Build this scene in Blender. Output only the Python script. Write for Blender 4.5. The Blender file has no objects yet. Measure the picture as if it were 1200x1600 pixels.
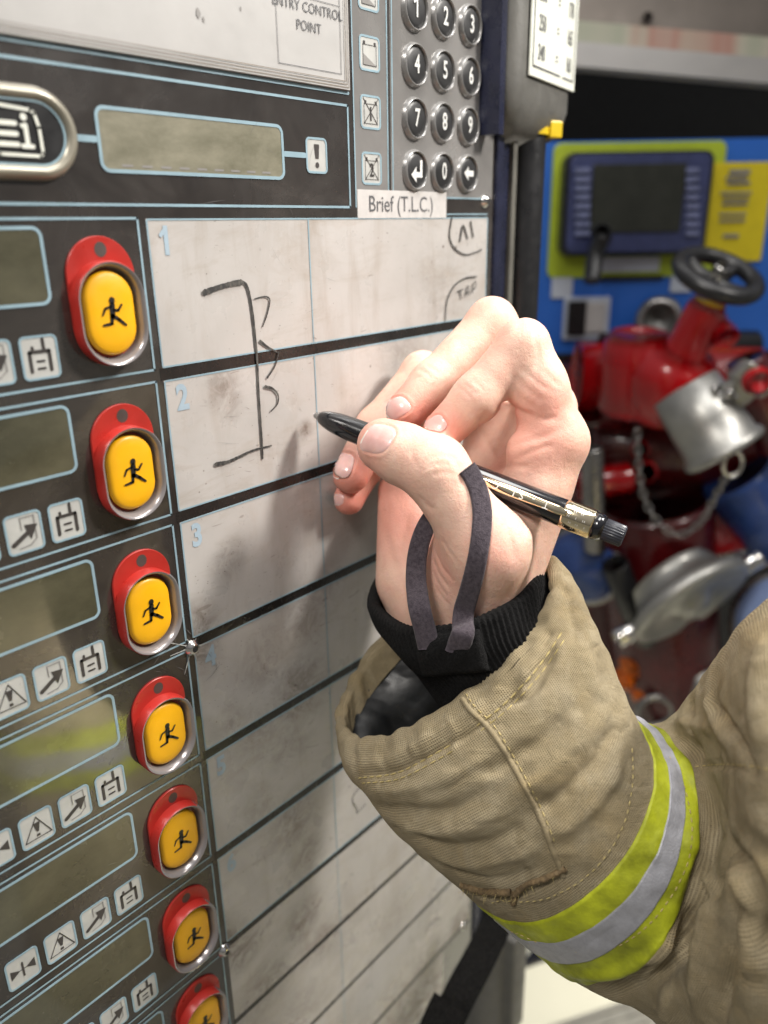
import bpy, math, random
import numpy as np
from mathutils import Vector, Matrix
from mathutils.bvhtree import BVHTree

random.seed(7); np.random.seed(7)
S = bpy.context.scene
COL = S.collection

# ------------------------------------------------------------------ camera
F = 1224.0                      # focal length in photo pixels (1200 wide)
Z0 = 1.40                       # height of the top edge of the first white cell
def _rot(y, p, r):
    cy, sy, cp, sp, cr, sr = math.cos(y), math.sin(y), math.cos(p), math.sin(p), math.cos(r), math.sin(r)
    return (np.array([[cy,0,sy],[0,1,0],[-sy,0,cy]]) @ np.array([[1,0,0],[0,cp,-sp],[0,sp,cp]])
            @ np.array([[cr,-sr,0],[sr,cr,0],[0,0,1]]))
RB = _rot(.887927625, .213455986, .278876119)
TB = np.array([-.077825805, .0956137147, -.255240639])
M = np.array([RB[:,0], -RB[:,2], RB[:,1]])          # camera -> world directions
CAM = M @ (-TB) + np.array([0, 0, Z0])
cam = bpy.data.cameras.new('camera'); camo = bpy.data.objects.new('camera', cam); COL.objects.link(camo)
cam.sensor_fit = 'HORIZONTAL'; cam.sensor_width = 36.0; cam.lens = 36.0*F/1200
cam.clip_start = 0.01; cam.clip_end = 60
camo.matrix_world = Matrix([list(M[i]) + [CAM[i]] for i in range(3)] + [[0,0,0,1]])
cam.dof.use_dof = True; cam.dof.focus_distance = 0.298; cam.dof.aperture_fstop = 8.2
S.camera = camo

def P(px, py, d):                # photo pixel + depth along the lens axis -> world
    return CAM + M @ np.array([(px-600)/F*d, (800-py)/F*d, -d])
def B(u, v, h=0.0):              # board millimetres (right, down, out) -> world
    return np.array([u/1000., -h/1000., Z0 - v/1000.])
def pb(px, py, h=0.0):           # photo pixel -> board millimetres
    d = M @ np.array([(px-600)/F, (800-py)/F, -1.])
    t = (-h/1000. - CAM[1])/d[1]; w = CAM + d*t
    return (w[0]*1000, (Z0-w[2])*1000)
BX = np.array([M[0,0], M[1,0], 0]); BX /= np.linalg.norm(BX)     # bay: right
BD = np.array([-BX[1], BX[0], 0])                                  # bay: away
def V(px, py, d):                # photo pixel at horizontal distance d into the bay
    r = M @ np.array([(px-600)/F, (800-py)/F, -1.])
    return CAM + r*(d/(r@BD))
UPV = np.array([0,0,1.])

# ------------------------------------------------------------------ world and lamps
w = bpy.data.worlds.new('World'); S.world = w; w.use_nodes = True
wn = w.node_tree.nodes; wl = w.node_tree.links
bg = wn['Background']
tc = wn.new('ShaderNodeTexCoord'); sx = wn.new('ShaderNodeSeparateXYZ'); cr = wn.new('ShaderNodeValToRGB')
mr = wn.new('ShaderNodeMapRange'); mr.inputs[1].default_value=-1; mr.inputs[2].default_value=1
wl.new(tc.outputs['Generated'], sx.inputs[0]); wl.new(sx.outputs['Z'], mr.inputs[0]); wl.new(mr.outputs[0], cr.inputs[0])
wl.new(cr.outputs[0], bg.inputs[0])
e = cr.color_ramp.elements
e[0].position=0.0; e[0].color=(.10,.09,.075,1); e[1].position=1.0; e[1].color=(1.15,1.15,1.2,1)
x_=cr.color_ramp.elements.new(.42); x_.color=(.10,.095,.09,1)
x_=cr.color_ramp.elements.new(.58); x_.color=(.46,.45,.45,1)
bg.inputs[1].default_value = 0.38

def area(name, loc, target, size, power, color, sizey=None):
    L = bpy.data.lights.new(name, 'AREA'); L.energy=power; L.size=size; L.color=color
    if sizey: L.shape='RECTANGLE'; L.size_y=sizey
    o = bpy.data.objects.new(name, L); COL.objects.link(o)
    o.location = Vector(loc); d = Vector(target)-Vector(loc)
    o.rotation_euler = d.to_track_quat('-Z','Y').to_euler(); return o
HC = np.array([.10,-.06,Z0-.10])
kl=area('bay_lamp', HC+np.array([.47,-.62,.76])*.80, HC+np.array([-.02,0,.05]), .14, 2.5, (1.0,.955,.89)); kl.data.spread=math.radians(80)
area('ceiling_lamp', CAM+M@np.array([.20,.66,.0]), CAM+M@np.array([.20,-.06,-.25]), .30, 2.0, (1.0,.98,.95), .4).data.spread=math.radians(110)
area('camera_side_lamp', CAM+M@np.array([-.34,.50,.50]), HC+np.array([.05,0,-.08]), .22, 6.0, (1.0,.955,.89), .22)
area('engine_bay_lamp', V(1050,-250,.72), V(1050,700,.8), .5, .35, (1.0,.97,.94), .1)
_r=M@np.array([(980-600)/F,(800-1580)/F,-1.]); GP=CAM-_r*(CAM[2]/_r[2])
area('floor_fill', GP+BX*1.3+np.array([0,0,1.5]), GP, .4, 5.5, (1.0,.96,.84)).data.spread=math.radians(50)  # added fill light, only brightens the ground
S.view_settings.view_transform='Standard'; S.view_settings.look='None'
S.view_settings.exposure=0.0; S.view_settings.gamma=1.0
S.view_settings.use_curve_mapping=False
S.render.engine='CYCLES'

# ------------------------------------------------------------------ materials
class N:
    def __init__(s, name):
        s.m = bpy.data.materials.new(name); s.m.use_nodes=True
        s.t = s.m.node_tree; s.n = s.t.nodes; s.b = s.n['Principled BSDF']; s.out = s.n['Material Output']
        s.co = s.n.new('ShaderNodeTexCoord').outputs['Object']
    def new(s, k, **kw):
        q = s.n.new(k)
        for a,b in kw.items(): setattr(q,a,b)
        return q
    def link(s, a, b): s.t.links.new(a,b)
    def noise(s, scale, detail=4, rough=.55, dist=0, vec=None, stretch=None):
        q = s.n.new('ShaderNodeTexNoise'); q.inputs['Scale'].default_value=scale
        q.inputs['Detail'].default_value=detail; q.inputs['Roughness'].default_value=rough
        q.inputs['Distortion'].default_value=dist
        v = vec or s.co
        if stretch:
            mp = s.n.new('ShaderNodeMapping'); mp.inputs['Scale'].default_value=stretch; s.link(v, mp.inputs[0]); v = mp.outputs[0]
        s.link(v, q.inputs['Vector']); return q.outputs['Fac']
    def ramp(s, fac, stops):
        q = s.n.new('ShaderNodeValToRGB'); s.link(fac, q.inputs[0]); e = q.color_ramp.elements
        while len(e) > len(stops): e.remove(e[-1])
        while len(e) < len(stops): e.new(1)
        for a,(p,c) in zip(e, stops):
            a.position=p; a.color = (c,c,c,1) if not hasattr(c,'__len__') else (*c,1)
        return q.outputs[0]
    def mix(s, f, a, b, mode='MIX'):
        q = s.n.new('ShaderNodeMix'); q.data_type='RGBA'; q.blend_type=mode
        for i,v in ((0,f),(6,a),(7,b)):
            if hasattr(v,'is_linked') or isinstance(v, bpy.types.NodeSocket): s.link(v, q.inputs[i])
            else: q.inputs[i].default_value = v if i==0 else (*v,1)
        return q.outputs[2]
    def math(s, op, a, b=0.0):
        q = s.n.new('ShaderNodeMath'); q.operation=op
        for i,v in ((0,a),(1,b)):
            if isinstance(v, bpy.types.NodeSocket): s.link(v,q.inputs[i])
            else: q.inputs[i].default_value=v
        return q.outputs[0]
    def bump(s, h, strength=.3, dist=.001, prev=None):
        q = s.n.new('ShaderNodeBump'); q.inputs['Strength'].default_value=strength; q.inputs['Distance'].default_value=dist
        s.link(h, q.inputs['Height'])
        if prev: s.link(prev, q.inputs['Normal'])
        s.link(q.outputs[0], s.b.inputs['Normal']); return q.outputs[0]
    def set(s, **kw):
        for k,v in kw.items():
            i = s.b.inputs[k.replace('_',' ')]
            if isinstance(v, bpy.types.NodeSocket): s.link(v,i)
            elif hasattr(v,'__len__'): i.default_value = (*v,1) if len(v)==3 and i.type=='RGBA' else v
            else: i.default_value=v
        return s

def simple(name, col, rough=.5, metal=0.0, var=.15, scale=60, bump=0.0, bscale=400, coat=0.0):
    q = N(name); n1 = q.noise(scale, 5, .6)
    a = tuple(min(1,c*(1+var)) for c in col); b = tuple(c*(1-var) for c in col)
    q.set(Base_Color=q.ramp(n1, [(.3,b),(.7,a)]), Metallic=metal)
    q.set(Roughness=q.ramp(q.noise(scale*3.1,4), [(.3,max(.02,rough*.8)),(.7,min(1,rough*1.25))]))
    if coat: q.set(Coat_Weight=coat, Coat_Roughness=.08)
    if bump: q.bump(q.noise(bscale,3), bump, .0005)
    return q.m

MT = {}
MT['blue_line'] = simple('printed pale blue line', (.24,.345,.40), .35)
MT['blue_digit'] = simple('printed light blue digit', (.33,.42,.49), .4, var=.1)
MT['tile'] = simple('grey icon tile', (.43,.43,.41), .35, var=.12, scale=90)
MT['scratch'] = simple('fine pale scratch', (.13,.125,.12), .5)
MT['fleck'] = simple('brown fleck', (.07,.045,.03), .6, var=.5, scale=300)
MT['icon_ink'] = simple('dark icon ink', (.045,.04,.038), .4)
MT['icon_grey'] = simple('grey icon ink', (.22,.21,.20), .4)
MT['yellow_btn'] = simple('yellow button plastic', (.80,.40,.004), .42, var=.05, bump=.06, bscale=1500)
MT['black_ink'] = simple('black symbol ink', (.012,.012,.012), .35)
MT['red_tag'] = simple('red plastic tag', (.36,.022,.016), .33, var=.15)
MT['hole'] = simple('dark hole', (.06,.045,.04), .5)
MT['key'] = simple('dark rubber key', (.02,.02,.021), .42, var=.25)
MT['key_ink'] = simple('white key ink', (.62,.62,.6), .4)
MT['key_ring'] = simple('moulded key surround', (.24,.235,.23), .3, .3, coat=.4)
MT['chrome'] = simple('stainless steel', (.66,.64,.61), .14, 1.0)
MT['hex'] = simple('hex socket shadow', (.01,.01,.01), .7)
MT['card'] = simple('worn white card', (.38,.37,.36), .45, var=.07, scale=35, bump=.1, bscale=200)
MT['card_edge'] = simple('card edge', (.20,.17,.14), .6)
MT['sticker'] = simple('white paper sticker', (.50,.48,.465), .5, var=.08, scale=200)
MT['print'] = simple('grey print', (.10,.10,.105), .5)
MT['frame_blue'] = simple('blue black frame', (.014,.016,.034), .28, var=.3)
MT['black_plastic'] = simple('black plastic', (.012,.012,.013), .32, var=.3)
MT['grey_edge'] = simple('grey painted edge', (.12,.115,.10), .4, var=.2)
MT['grey_case'] = simple('grey case plastic', (.10,.097,.088), .5, var=.15, bump=.2, bscale=900)
MT['chart'] = simple('white chart laminate', (.68,.69,.62), .4, var=.04)
MT['yellow_tie'] = simple('yellow nylon', (.62,.43,.012), .35, var=.1)
MT['logo_ring'] = simple('satin badge rim', (.27,.25,.20), .35, .35, coat=.3)

MT['divider']=simple('black divider strip',(.018,.016,.015),.25,var=.3)
def panel_mat():
    q = N('dark printed panel')
    n = q.noise(28, 7, .65, .6); base = q.ramp(n, [(.3,(.020,.017,.0155)),(.72,(.046,.040,.036))])
    sm = q.noise(14, 6, .7, 1.5, stretch=(.5,1,1.6))
    q.set(Base_Color=q.mix(q.ramp(sm,[(.52,0.),(.80,.26)]), base, (.16,.145,.13)))
    q.set(Roughness=q.ramp(q.noise(38,6,.7,.8), [(.3,.13),(.7,.34)]), Specular_IOR_Level=.5, Coat_Weight=1.0, Coat_Roughness=.05, Coat_IOR=1.6)
    sc = q.noise(160,3,.5,0,stretch=(1,1,.25)); q.bump(sc,.05,.0003)
    return q.m
MT['panel'] = panel_mat()
def keyarea_mat():
    q = N('grey keypad overlay'); n = q.noise(20,6,.6,.4)
    q.set(Base_Color=q.ramp(n,[(.3,(.18,.173,.166)),(.7,(.29,.28,.27))]))
    q.set(Roughness=q.ramp(q.noise(50,5),[(.3,.12),(.7,.3)]), Metallic=.25, Coat_Weight=.5, Coat_Roughness=.08)
    return q.m
MT['keyarea'] = keyarea_mat()
def lcd_mat():
    q = N('unlit liquid crystal window'); n = q.noise(34,7,.68,.1,stretch=(.6,1,1))
    q.set(Base_Color=q.ramp(n,[(.3,(.035,.034,.020)),(.75,(.105,.098,.062))]), Roughness=q.ramp(q.noise(60,5),[(.3,.12),(.7,.32)]), Coat_Weight=1.0, Coat_Roughness=.05, Coat_IOR=1.6)
    return q.m
MT['lcd'] = lcd_mat()
def lcd2():
    q = N('olive display window'); n = q.noise(70,7,.7,.2,stretch=(.5,1,1))
    q.set(Base_Color=q.ramp(n,[(.3,(.12,.115,.078)),(.75,(.29,.272,.205))]), Roughness=.3, Coat_Weight=.4)
    return q.m
MT['lcd_top'] = lcd2()
def ring_mat():
    q = N('clear smoked button surround')
    q.set(Base_Color=(.26,.24,.24), Roughness=.22, Metallic=.35, Coat_Weight=.4)
    q.bump(q.noise(500,3),.08,.0003); return q.m
MT['ring'] = ring_mat()

GRIME = [(-2,158,13,.9),(3,150,9,.7),(60,170,16,.55),(55,205,18,.7),(45,230,14,.5),(25,60,8,.6),(28,66,6,.5),(20,128,8,.5),
         (-2,317,13,1.),(8,325,12,.8),(45,275,15,.75),(52,300,12,.6),(48,340,12,.8),(66,84,4,.9),(30,215,18,.4),(35,180,14,.5),
         (24,255,14,.4),(75,160,12,.35),(130,60,14,.4),(120,400,20,.4),(80,380,20,.3),(160,30,20,.25),(20,360,14,.6),(190,475,30,1.),(140,492,45,1.),(60,492,45,1.),(150,440,25,.4),(60,365,14,.5),(40,400,20,.45),(15,200,10,.4)]
def cell_mat():
    q = N('white dry wipe cell')
    base = q.ramp(q.noise(16,6,.6,.5),[(.3,(.40,.378,.358)),(.7,(.49,.468,.45))])
    # faint rubbed ink smears
    sm = q.ramp(q.noise(55,7,.75,1.2,stretch=(.35,1,1.0)),[(.50,0.),(.72,.42)])
    c = q.mix(sm, base, (.30,.245,.19))
    st_ = q.ramp(q.noise(60,6,.7,.6,stretch=(1.2,1,.22)),[(.52,0.),(.75,.35)])
    c = q.mix(st_, c, (.26,.20,.145))
    # grime in known places
    acc=None
    for (u,v,r,a) in GRIME:
        vm = q.new('ShaderNodeVectorMath', operation='DISTANCE'); q.link(q.co, vm.inputs[0]); vm.inputs[1].default_value=(u/1000,0,-v/1000)
        k = q.new('ShaderNodeMapRange'); k.interpolation_type='SMOOTHSTEP'; q.link(vm.outputs['Value'], k.inputs[0])
        k.inputs[1].default_value=0; k.inputs[2].default_value=r*1.7/1000; k.inputs[3].default_value=a; k.inputs[4].default_value=0
        acc = k.outputs[0] if acc is None else q.math('MAXIMUM', acc, k.outputs[0])
    blot = q.ramp(q.noise(90,8,.75,1.5),[(.33,0.),(.60,1.)])
    g = q.math('MULTIPLY', acc, blot)
    c = q.mix(g, c, (.105,.075,.055))
    # specks
    vo = q.new('ShaderNodeTexVoronoi'); vo.inputs['Scale'].default_value=130; q.link(q.co, vo.inputs['Vector'])
    sp = q.ramp(vo.outputs['Distance'],[(.06,1.),(.11,0.)])
    gate = q.ramp(q.noise(33,4,.6),[(.56,0.),(.66,1.)])
    spk = q.math('MULTIPLY', sp, q.math('MAXIMUM', gate, acc))
    c = q.mix(q.math('MULTIPLY', spk,.85), c, (.06,.035,.025))
    vo2 = q.new('ShaderNodeTexVoronoi'); vo2.inputs['Scale'].default_value=420; q.link(q.co, vo2.inputs['Vector'])
    sp2 = q.math('MULTIPLY', q.ramp(vo2.outputs['Distance'],[(.10,1.),(.2,0.)]), q.math('MAXIMUM', q.ramp(q.noise(50,5,.7),[(.58,0.),(.68,1.)]), acc))
    c = q.mix(q.math('MULTIPLY', sp2,.7), c, (.09,.06,.04))
    hair = q.ramp(q.noise(140,2,.5,3,stretch=(.35,1,1)),[(.72,0.),(.75,.45)])
    c = q.mix(hair, c, (.15,.12,.10))
    q.set(Base_Color=c, Roughness=q.ramp(q.noise(45,5),[(.3,.22),(.7,.42)]), Coat_Weight=.35, Coat_Roughness=.12)
    q.bump(q.noise(300,3),.04,.0002); return q.m
MT['cell'] = cell_mat()
def ink_mat():
    q = N('dry marker ink'); n = q.noise(900,4,.7,stretch=(1,1,.3))
    q.set(Base_Color=q.ramp(n,[(.36,(.10,.095,.085)),(.55,(.025,.025,.025))]), Roughness=.6); return q.m
MT['ink'] = ink_mat()
MT['ink_faint'] = simple('faded marker ink', (.10,.09,.08), .6, var=.5, scale=900)

def skin_mat():
    q = N('skin')
    at = q.new('ShaderNodeAttribute'); at.attribute_name='flush'
    n = q.noise(90,5,.6,.4)
    base = q.ramp(n,[(.3,(.73,.46,.355)),(.7,(.82,.56,.445))])
    red = q.mix(q.math('MULTIPLY', at.outputs['Fac'], .95), base, (.68,.17,.125))
    mot = q.ramp(q.noise(150,5,.65,.8),[(.42,0.),(.72,.42)])
    c = q.mix(mot, red, (.70,.34,.27))
    q.set(Base_Color=c, Roughness=q.ramp(q.noise(500,4),[(.3,.42),(.7,.60)]), Specular_IOR_Level=.4)
    q.set(Subsurface_Weight=.22, Subsurface_Scale=.003); q.b.inputs['Subsurface Radius'].default_value=(1.0,.32,.16)
    vo = q.new('ShaderNodeTexVoronoi', feature='DISTANCE_TO_EDGE'); vo.inputs['Scale'].default_value=1300
    nn = q.new('ShaderNodeTexNoise'); nn.inputs['Scale'].default_value=300; q.link(q.co, nn.inputs['Vector'])
    ad = q.new('ShaderNodeVectorMath', operation='SCALE'); ad.inputs['Scale'].default_value=.0016; q.link(nn.outputs['Color'], ad.inputs[0])
    a2 = q.new('ShaderNodeVectorMath', operation='ADD'); q.link(q.co,a2.inputs[0]); q.link(ad.outputs[0],a2.inputs[1]); q.link(a2.outputs[0], vo.inputs['Vector'])
    b1 = q.bump(q.ramp(vo.outputs['Distance'],[(.0,0.),(.12,1.)]), .16, .00012)
    b2 = q.bump(q.noise(420,6,.7,.5), .5, .0007, b1); q.bump(q.noise(1100,3,.6), .35, .0003, b2)
    return q.m
MT['skin'] = skin_mat()
def nail_mat():
    q = N('fingernail'); q.set(Base_Color=q.ramp(q.noise(120,3),[(.3,(.66,.38,.35)),(.7,(.76,.50,.46))]), Roughness=.24, Coat_Weight=.5, Coat_Roughness=.12)
    q.set(Subsurface_Weight=.2, Subsurface_Scale=.002); q.bump(q.noise(500,2,stretch=(1,.2,1)),.06,.0003); return q.m
MT['nail'] = nail_mat()
MT['nail_edge'] = simple('nail free edge', (.74,.66,.60), .35)

def fabric(name, c1, c2, c3, wscale=390, stain=.5):
    q = N(name)
    at = q.new('ShaderNodeUVMap'); at.uv_map='UVMap'; uv = at.outputs[0]
    base = q.ramp(q.noise(11,6,.65,.6),[(.28,c1),(.72,c2)])
    fade = q.ramp(q.noise(45,6,.7,1.0),[(.45,0.),(.75,.6)])
    c = q.mix(fade, base, c3)
    yel = q.ramp(q.noise(24,5,.6,1.2),[(.54,0.),(.74,.55)])
    c = q.mix(yel, c, (.50,.37,.18))
    drt = q.ramp(q.noise(17,7,.75,1.2),[(.52,0.),(.8,stain)])
    c = q.mix(drt, c, (.15,.12,.08))
    # woven threads along UV
    wv = q.new('ShaderNodeTexWave'); wv.inputs['Scale'].default_value=wscale; wv.inputs['Distortion'].default_value=.6; wv.inputs['Detail'].default_value=1; wv.inputs['Detail Scale'].default_value=.3
    wv.wave_type='BANDS'; wv.bands_direction='X'; q.link(uv, wv.inputs['Vector'])
    wh = q.new('ShaderNodeTexWave'); wh.inputs['Scale'].default_value=wscale; wh.inputs['Distortion'].default_value=.6; wh.inputs['Detail'].default_value=1; wh.inputs['Detail Scale'].default_value=.3
    wh.wave_type='BANDS'; wh.bands_direction='Y'; q.link(uv, wh.inputs['Vector'])
    wvv = q.math('MAXIMUM', wv.outputs['Fac'], wh.outputs['Fac'])
    thr = q.noise(1500,2,.5)
    c = q.mix(q.ramp(thr,[(.3,.0),(.7,.30)]), c, tuple(x*.45 for x in c2))
    c = q.mix(q.ramp(wvv,[(.3,.40),(.8,0.)]), c, tuple(x*.35 for x in c1))
    q.set(Base_Color=c, Roughness=.88, Sheen_Weight=.05, Sheen_Roughness=.5, Specular_IOR_Level=.15)
    b1 = q.bump(wvv,.7,.00045); b2 = q.bump(thr,.35,.0004,b1); b3=q.bump(q.noise(150,6,.7,.8),.5,.0018,b2); rd=q.math('ABSOLUTE', q.math('SUBTRACT', q.noise(38,3,.5,1.2),.5)); q.bump(q.ramp(rd,[(0.,0.),(.05,1.)]),.12,.0012,b3)
    return q.m
MT['khaki'] = fabric('worn tan aramid cloth', (.25,.198,.112), (.42,.345,.215), (.56,.485,.345))
MT['hivis'] = simple('dirty fluorescent yellow fabric', (.33,.36,.010), .6, var=.5, scale=55, bump=.5, bscale=500)
MT['silver'] = simple('silver reflective tape', (.33,.33,.355), .45, .25, var=.12, scale=300, bump=.35, bscale=1400)
MT['lining'] = simple('black coated lining', (.010,.011,.012), .45, var=.3, bump=.4, bscale=120)
MT['thread'] = simple('yellow stitching', (.44,.35,.15), .8, var=.3, scale=700)
MT['torn'] = simple('torn brown hem', (.16,.11,.055), .9, var=.5, scale=400, bump=.8, bscale=700)
def knit():
    q = N('black ribbed knit'); q.set(Base_Color=q.ramp(q.noise(900,3),[(.3,(.004,.004,.004)),(.75,(.014,.0135,.014))]), Roughness=1.0, Specular_IOR_Level=.05, Sheen_Weight=.04, Sheen_Roughness=.6)
    q.bump(q.noise(1300,4,.7),1.0,.0012); return q.m
MT['knit'] = knit()
def strapm():
    q = N('purple grey elastic'); q.set(Base_Color=q.ramp(q.noise(700,4,.7),[(.3,(.040,.032,.040)),(.75,(.105,.088,.102))]), Roughness=.9, Specular_IOR_Level=.1, Sheen_Weight=.15)
    q.bump(q.noise(1800,3,.6),.7,.0005); return q.m
MT['strap'] = strapm()
MT['pen_black'] = simple('glossy black pen plastic', (.006,.006,.008), .16, var=.1, coat=.6)
MT['gold'] = simple('pale gold plated metal', (.80,.69,.48), .12, 1.0, var=.06)
MT['nib'] = simple('steel nib', (.35,.35,.35), .3, 1.0)
MT['rib_cap'] = simple('ribbed dark cap', (.03,.032,.042), .35)
MT['engrave'] = simple('white engraving', (.75,.73,.68), .3, .4)

# background
MT['alu'] = simple('brushed aluminium', (.24,.21,.185), .38, .6, var=.12, scale=12)
MT['alu_bright'] = simple('bright aluminium edge', (.48,.465,.45), .35, .3, var=.06, scale=12)
def stripm():
    q=N('aged sticker strip'); q.set(Base_Color=q.ramp(q.noise(9,2,.5,.4,stretch=(1,1,.1)),[(.30,(.40,.36,.27)),(.44,(.52,.50,.42)),(.52,(.46,.25,.2)),(.60,(.50,.47,.38)),(.72,(.30,.36,.26))]),Roughness=.5); return q.m
MT['strip'] = stripm()
MT['cavity'] = simple('unlit locker wall', (.008,.008,.009), .6)  # near black stands for the darkness inside the cavity
MT['panel_blue'] = simple('blue painted panel', (.025,.13,.52), .35, var=.1, scale=10)
MT['lime'] = simple('lime green surround', (.40,.50,.03), .45, var=.08)
MT['bezel_keys'] = simple('pale blue grey bezel keys', (.15,.17,.30), .5, var=.5, scale=300)
MT['bezel'] = simple('blue grey bezel', (.04,.05,.13), .4, var=.2, scale=120)
MT['screen'] = simple('dark display screen', (.035,.037,.03), .12)
MT['yellow_label'] = simple('yellow label', (.62,.50,.01), .5, var=.07)
MT['white_label'] = simple('white label', (.50,.54,.62), .5, var=.06)
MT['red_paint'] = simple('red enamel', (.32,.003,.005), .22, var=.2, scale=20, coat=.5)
MT['shaded_red'] = simple('red enamel painted in shade', (.07,.002,.003), .3, var=.3, scale=20, coat=.4)  # darker copy of the red enamel, bay shade put into the colour
MT['cast_alu'] = simple('satin alloy coupling', (.34,.335,.315), .42, .8, var=.15, scale=30)
MT['dull_steel'] = simple('dull steel', (.30,.29,.28), .3, .9, var=.2, scale=40)
MT['blue_cap'] = simple('blue hose cap', (.03,.07,.24), .3, var=.2)
MT['pale_blue'] = simple('pale blue vinyl', (.22,.29,.50), .45, var=.1)
MT['orange'] = simple('orange plastic', (.75,.16,.01), .35)
MT['floor'] = simple('cream concrete floor', (.62,.60,.50), .6, var=.06, scale=3)
MT['plank'] = simple('ribbed aluminium tread', (.50,.48,.43), .45, .3)
def web():
    q=N('black webbing'); wv=q.new('ShaderNodeTexVoronoi'); wv.inputs['Scale'].default_value=900; q.link(q.co,wv.inputs['Vector'])
    q.set(Base_Color=q.ramp(wv.outputs['Distance'],[(.2,(.013,.0125,.012)),(.6,(.004,.004,.004))]),Roughness=.9,Specular_IOR_Level=.1); q.bump(wv.outputs['Distance'],.6,.0005); return q.m
MT['web'] = web()

# ------------------------------------------------------------------ object helpers
def tag(o, label=None, cat=None, group=None, kind=None):
    if label: o['label']=label
    if cat: o['category']=cat
    if group: o['group']=group
    if kind: o['kind']=kind
    return o
def empty(name, loc, label, cat, group=None):
    o = bpy.data.objects.new(name, None); COL.objects.link(o); o.location=Vector(loc); o.empty_display_size=.02
    return tag(o, label, cat, group)
ORG = {}
def origin(o):
    v = np.zeros(3)
    while o is not None: v += np.array(o.location); o = o.parent
    return v
def mesh(name, verts, faces, mat, parent=None, smooth=True, uvs=None, loc=None):
    verts = np.asarray(verts, float).reshape(-1,3)
    off = origin(parent) if parent is not None else (np.array(loc) if loc is not None else np.zeros(3))
    me = bpy.data.meshes.new(name); me.from_pydata((verts-off).tolist(), [], [tuple(int(i) for i in f) for f in faces])
    if uvs is not None:
        l = me.uv_layers.new(name='UVMap'); li = np.zeros(len(me.loops), int); me.loops.foreach_get('vertex_index', li)
        l.data.foreach_set('uv', np.asarray(uvs,float)[li].ravel())
    me.materials.append(MT[mat] if isinstance(mat,str) else mat)
    if smooth: me.polygons.foreach_set('use_smooth', [True]*len(me.polygons))
    me.update()
    o = bpy.data.objects.new(name, me); COL.objects.link(o)
    if parent is not None: o.parent = parent
    elif loc is not None: o.location = Vector(loc)
    return o
class MB:
    def __init__(s): s.v=[]; s.f=[]; s.k=0
    def add(s, v, f):
        v = np.asarray(v,float).reshape(-1,3); s.v.append(v); s.f += [tuple(i+s.k for i in q) for q in f]; s.k += len(v); return s
    def build(s, name, mat, parent=None, smooth=True, **kw): return mesh(name, np.vstack(s.v), s.f, mat, parent, smooth, **kw)
def grid_faces(nu, nv, cu=False, cv=False):
    f=[]
    for i in range(nu if cu else nu-1):
        for j in range(nv if cv else nv-1):
            a=i*nv+j; b=((i+1)%nu)*nv+j; c=((i+1)%nu)*nv+(j+1)%nv; d=i*nv+(j+1)%nv
            f.append((a,b,c,d))
    return f
def frame(ax):
    ax = np.asarray(ax,float); ax/=np.linalg.norm(ax)
    t = np.array([0,0,1.]) if abs(ax[2])<.9 else np.array([1.,0,0])
    x = np.cross(t,ax); x/=np.linalg.norm(x); return x, np.cross(ax,x), ax
def lathe(a, b, prof, n=40, caps=True):
    """profile [(t 0..1 along a->b, radius)]"""
    a=np.asarray(a,float); b=np.asarray(b,float); x,y,z=frame(b-a); L=np.linalg.norm(b-a)
    th=np.linspace(0,2*np.pi,n,endpoint=False); ring=np.cos(th)[:,None]*x+np.sin(th)[:,None]*y
    v=np.vstack([a+z*L*t+ring*r for t,r in prof]); f=grid_faces(len(prof),n,cv=True)
    if caps: f=f+[tuple(range(n))[::-1], tuple(range((len(prof)-1)*n, len(prof)*n))]
    return v,f
def cyl(a,b,r,n=32,bev=.15):
    L=np.linalg.norm(np.asarray(b)-np.asarray(a)); e=min(.2,r*bev/L)
    return lathe(a,b,[(0,r*(1-bev)),(e*.3,r*(1-bev*.3)),(e,r),(1-e,r),(1-e*.3,r*(1-bev*.3)),(1,r*(1-bev))],n)
def spline(pts, n):
    pts=np.asarray(pts,float); m=len(pts)
    if m==2: return pts[0]+(pts[1]-pts[0])*np.linspace(0,1,n)[:,None]
    P_=np.vstack([2*pts[0]-pts[1],pts,2*pts[-1]-pts[-2]]); out=[]
    for s in np.linspace(0,m-1-1e-6,n):
        i=int(s); t=s-i; p0,p1,p2,p3=P_[i:i+4]
        out.append(.5*((2*p1)+(-p0+p2)*t+(2*p0-5*p1+4*p2-p3)*t*t+(-p0+3*p1-3*p2+p3)*t**3))
    return np.array(out)
def tube(pts, r, n=12, closed=False, caps=True):
    pts=np.asarray(pts,float); m=len(pts); r=np.broadcast_to(np.asarray(r,float),(m,))
    if closed: tan=np.roll(pts,-1,0)-np.roll(pts,1,0)
    else: tan=np.gradient(pts,axis=0)
    tan/=np.linalg.norm(tan,axis=1)[:,None]+1e-12
    x,_,_=frame(tan[0]); V_=[]
    for i in range(m):
        x=x-tan[i]*(x@tan[i]); x/=np.linalg.norm(x); y=np.cross(tan[i],x)
        th=np.linspace(0,2*np.pi,n,endpoint=False)
        V_.append(pts[i]+r[i]*(np.cos(th)[:,None]*x+np.sin(th)[:,None]*y))
    f=grid_faces(m,n,cu=closed,cv=True)
    if caps and not closed: f+= [tuple(range(n))[::-1], tuple(range((m-1)*n,m*n))]
    return np.vstack(V_),f
def boxv(o, ax, ay, az, bev=0):
    """box from corner centre o with half vectors"""
    o=np.asarray(o,float); v=[o+sx*ax+sy*ay+sz*az for sx in(-1,1) for sy in(-1,1) for sz in(-1,1)]
    return v,[(0,1,3,2),(4,6,7,5),(0,4,5,1),(2,3,7,6),(0,2,6,4),(1,5,7,3)]
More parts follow.
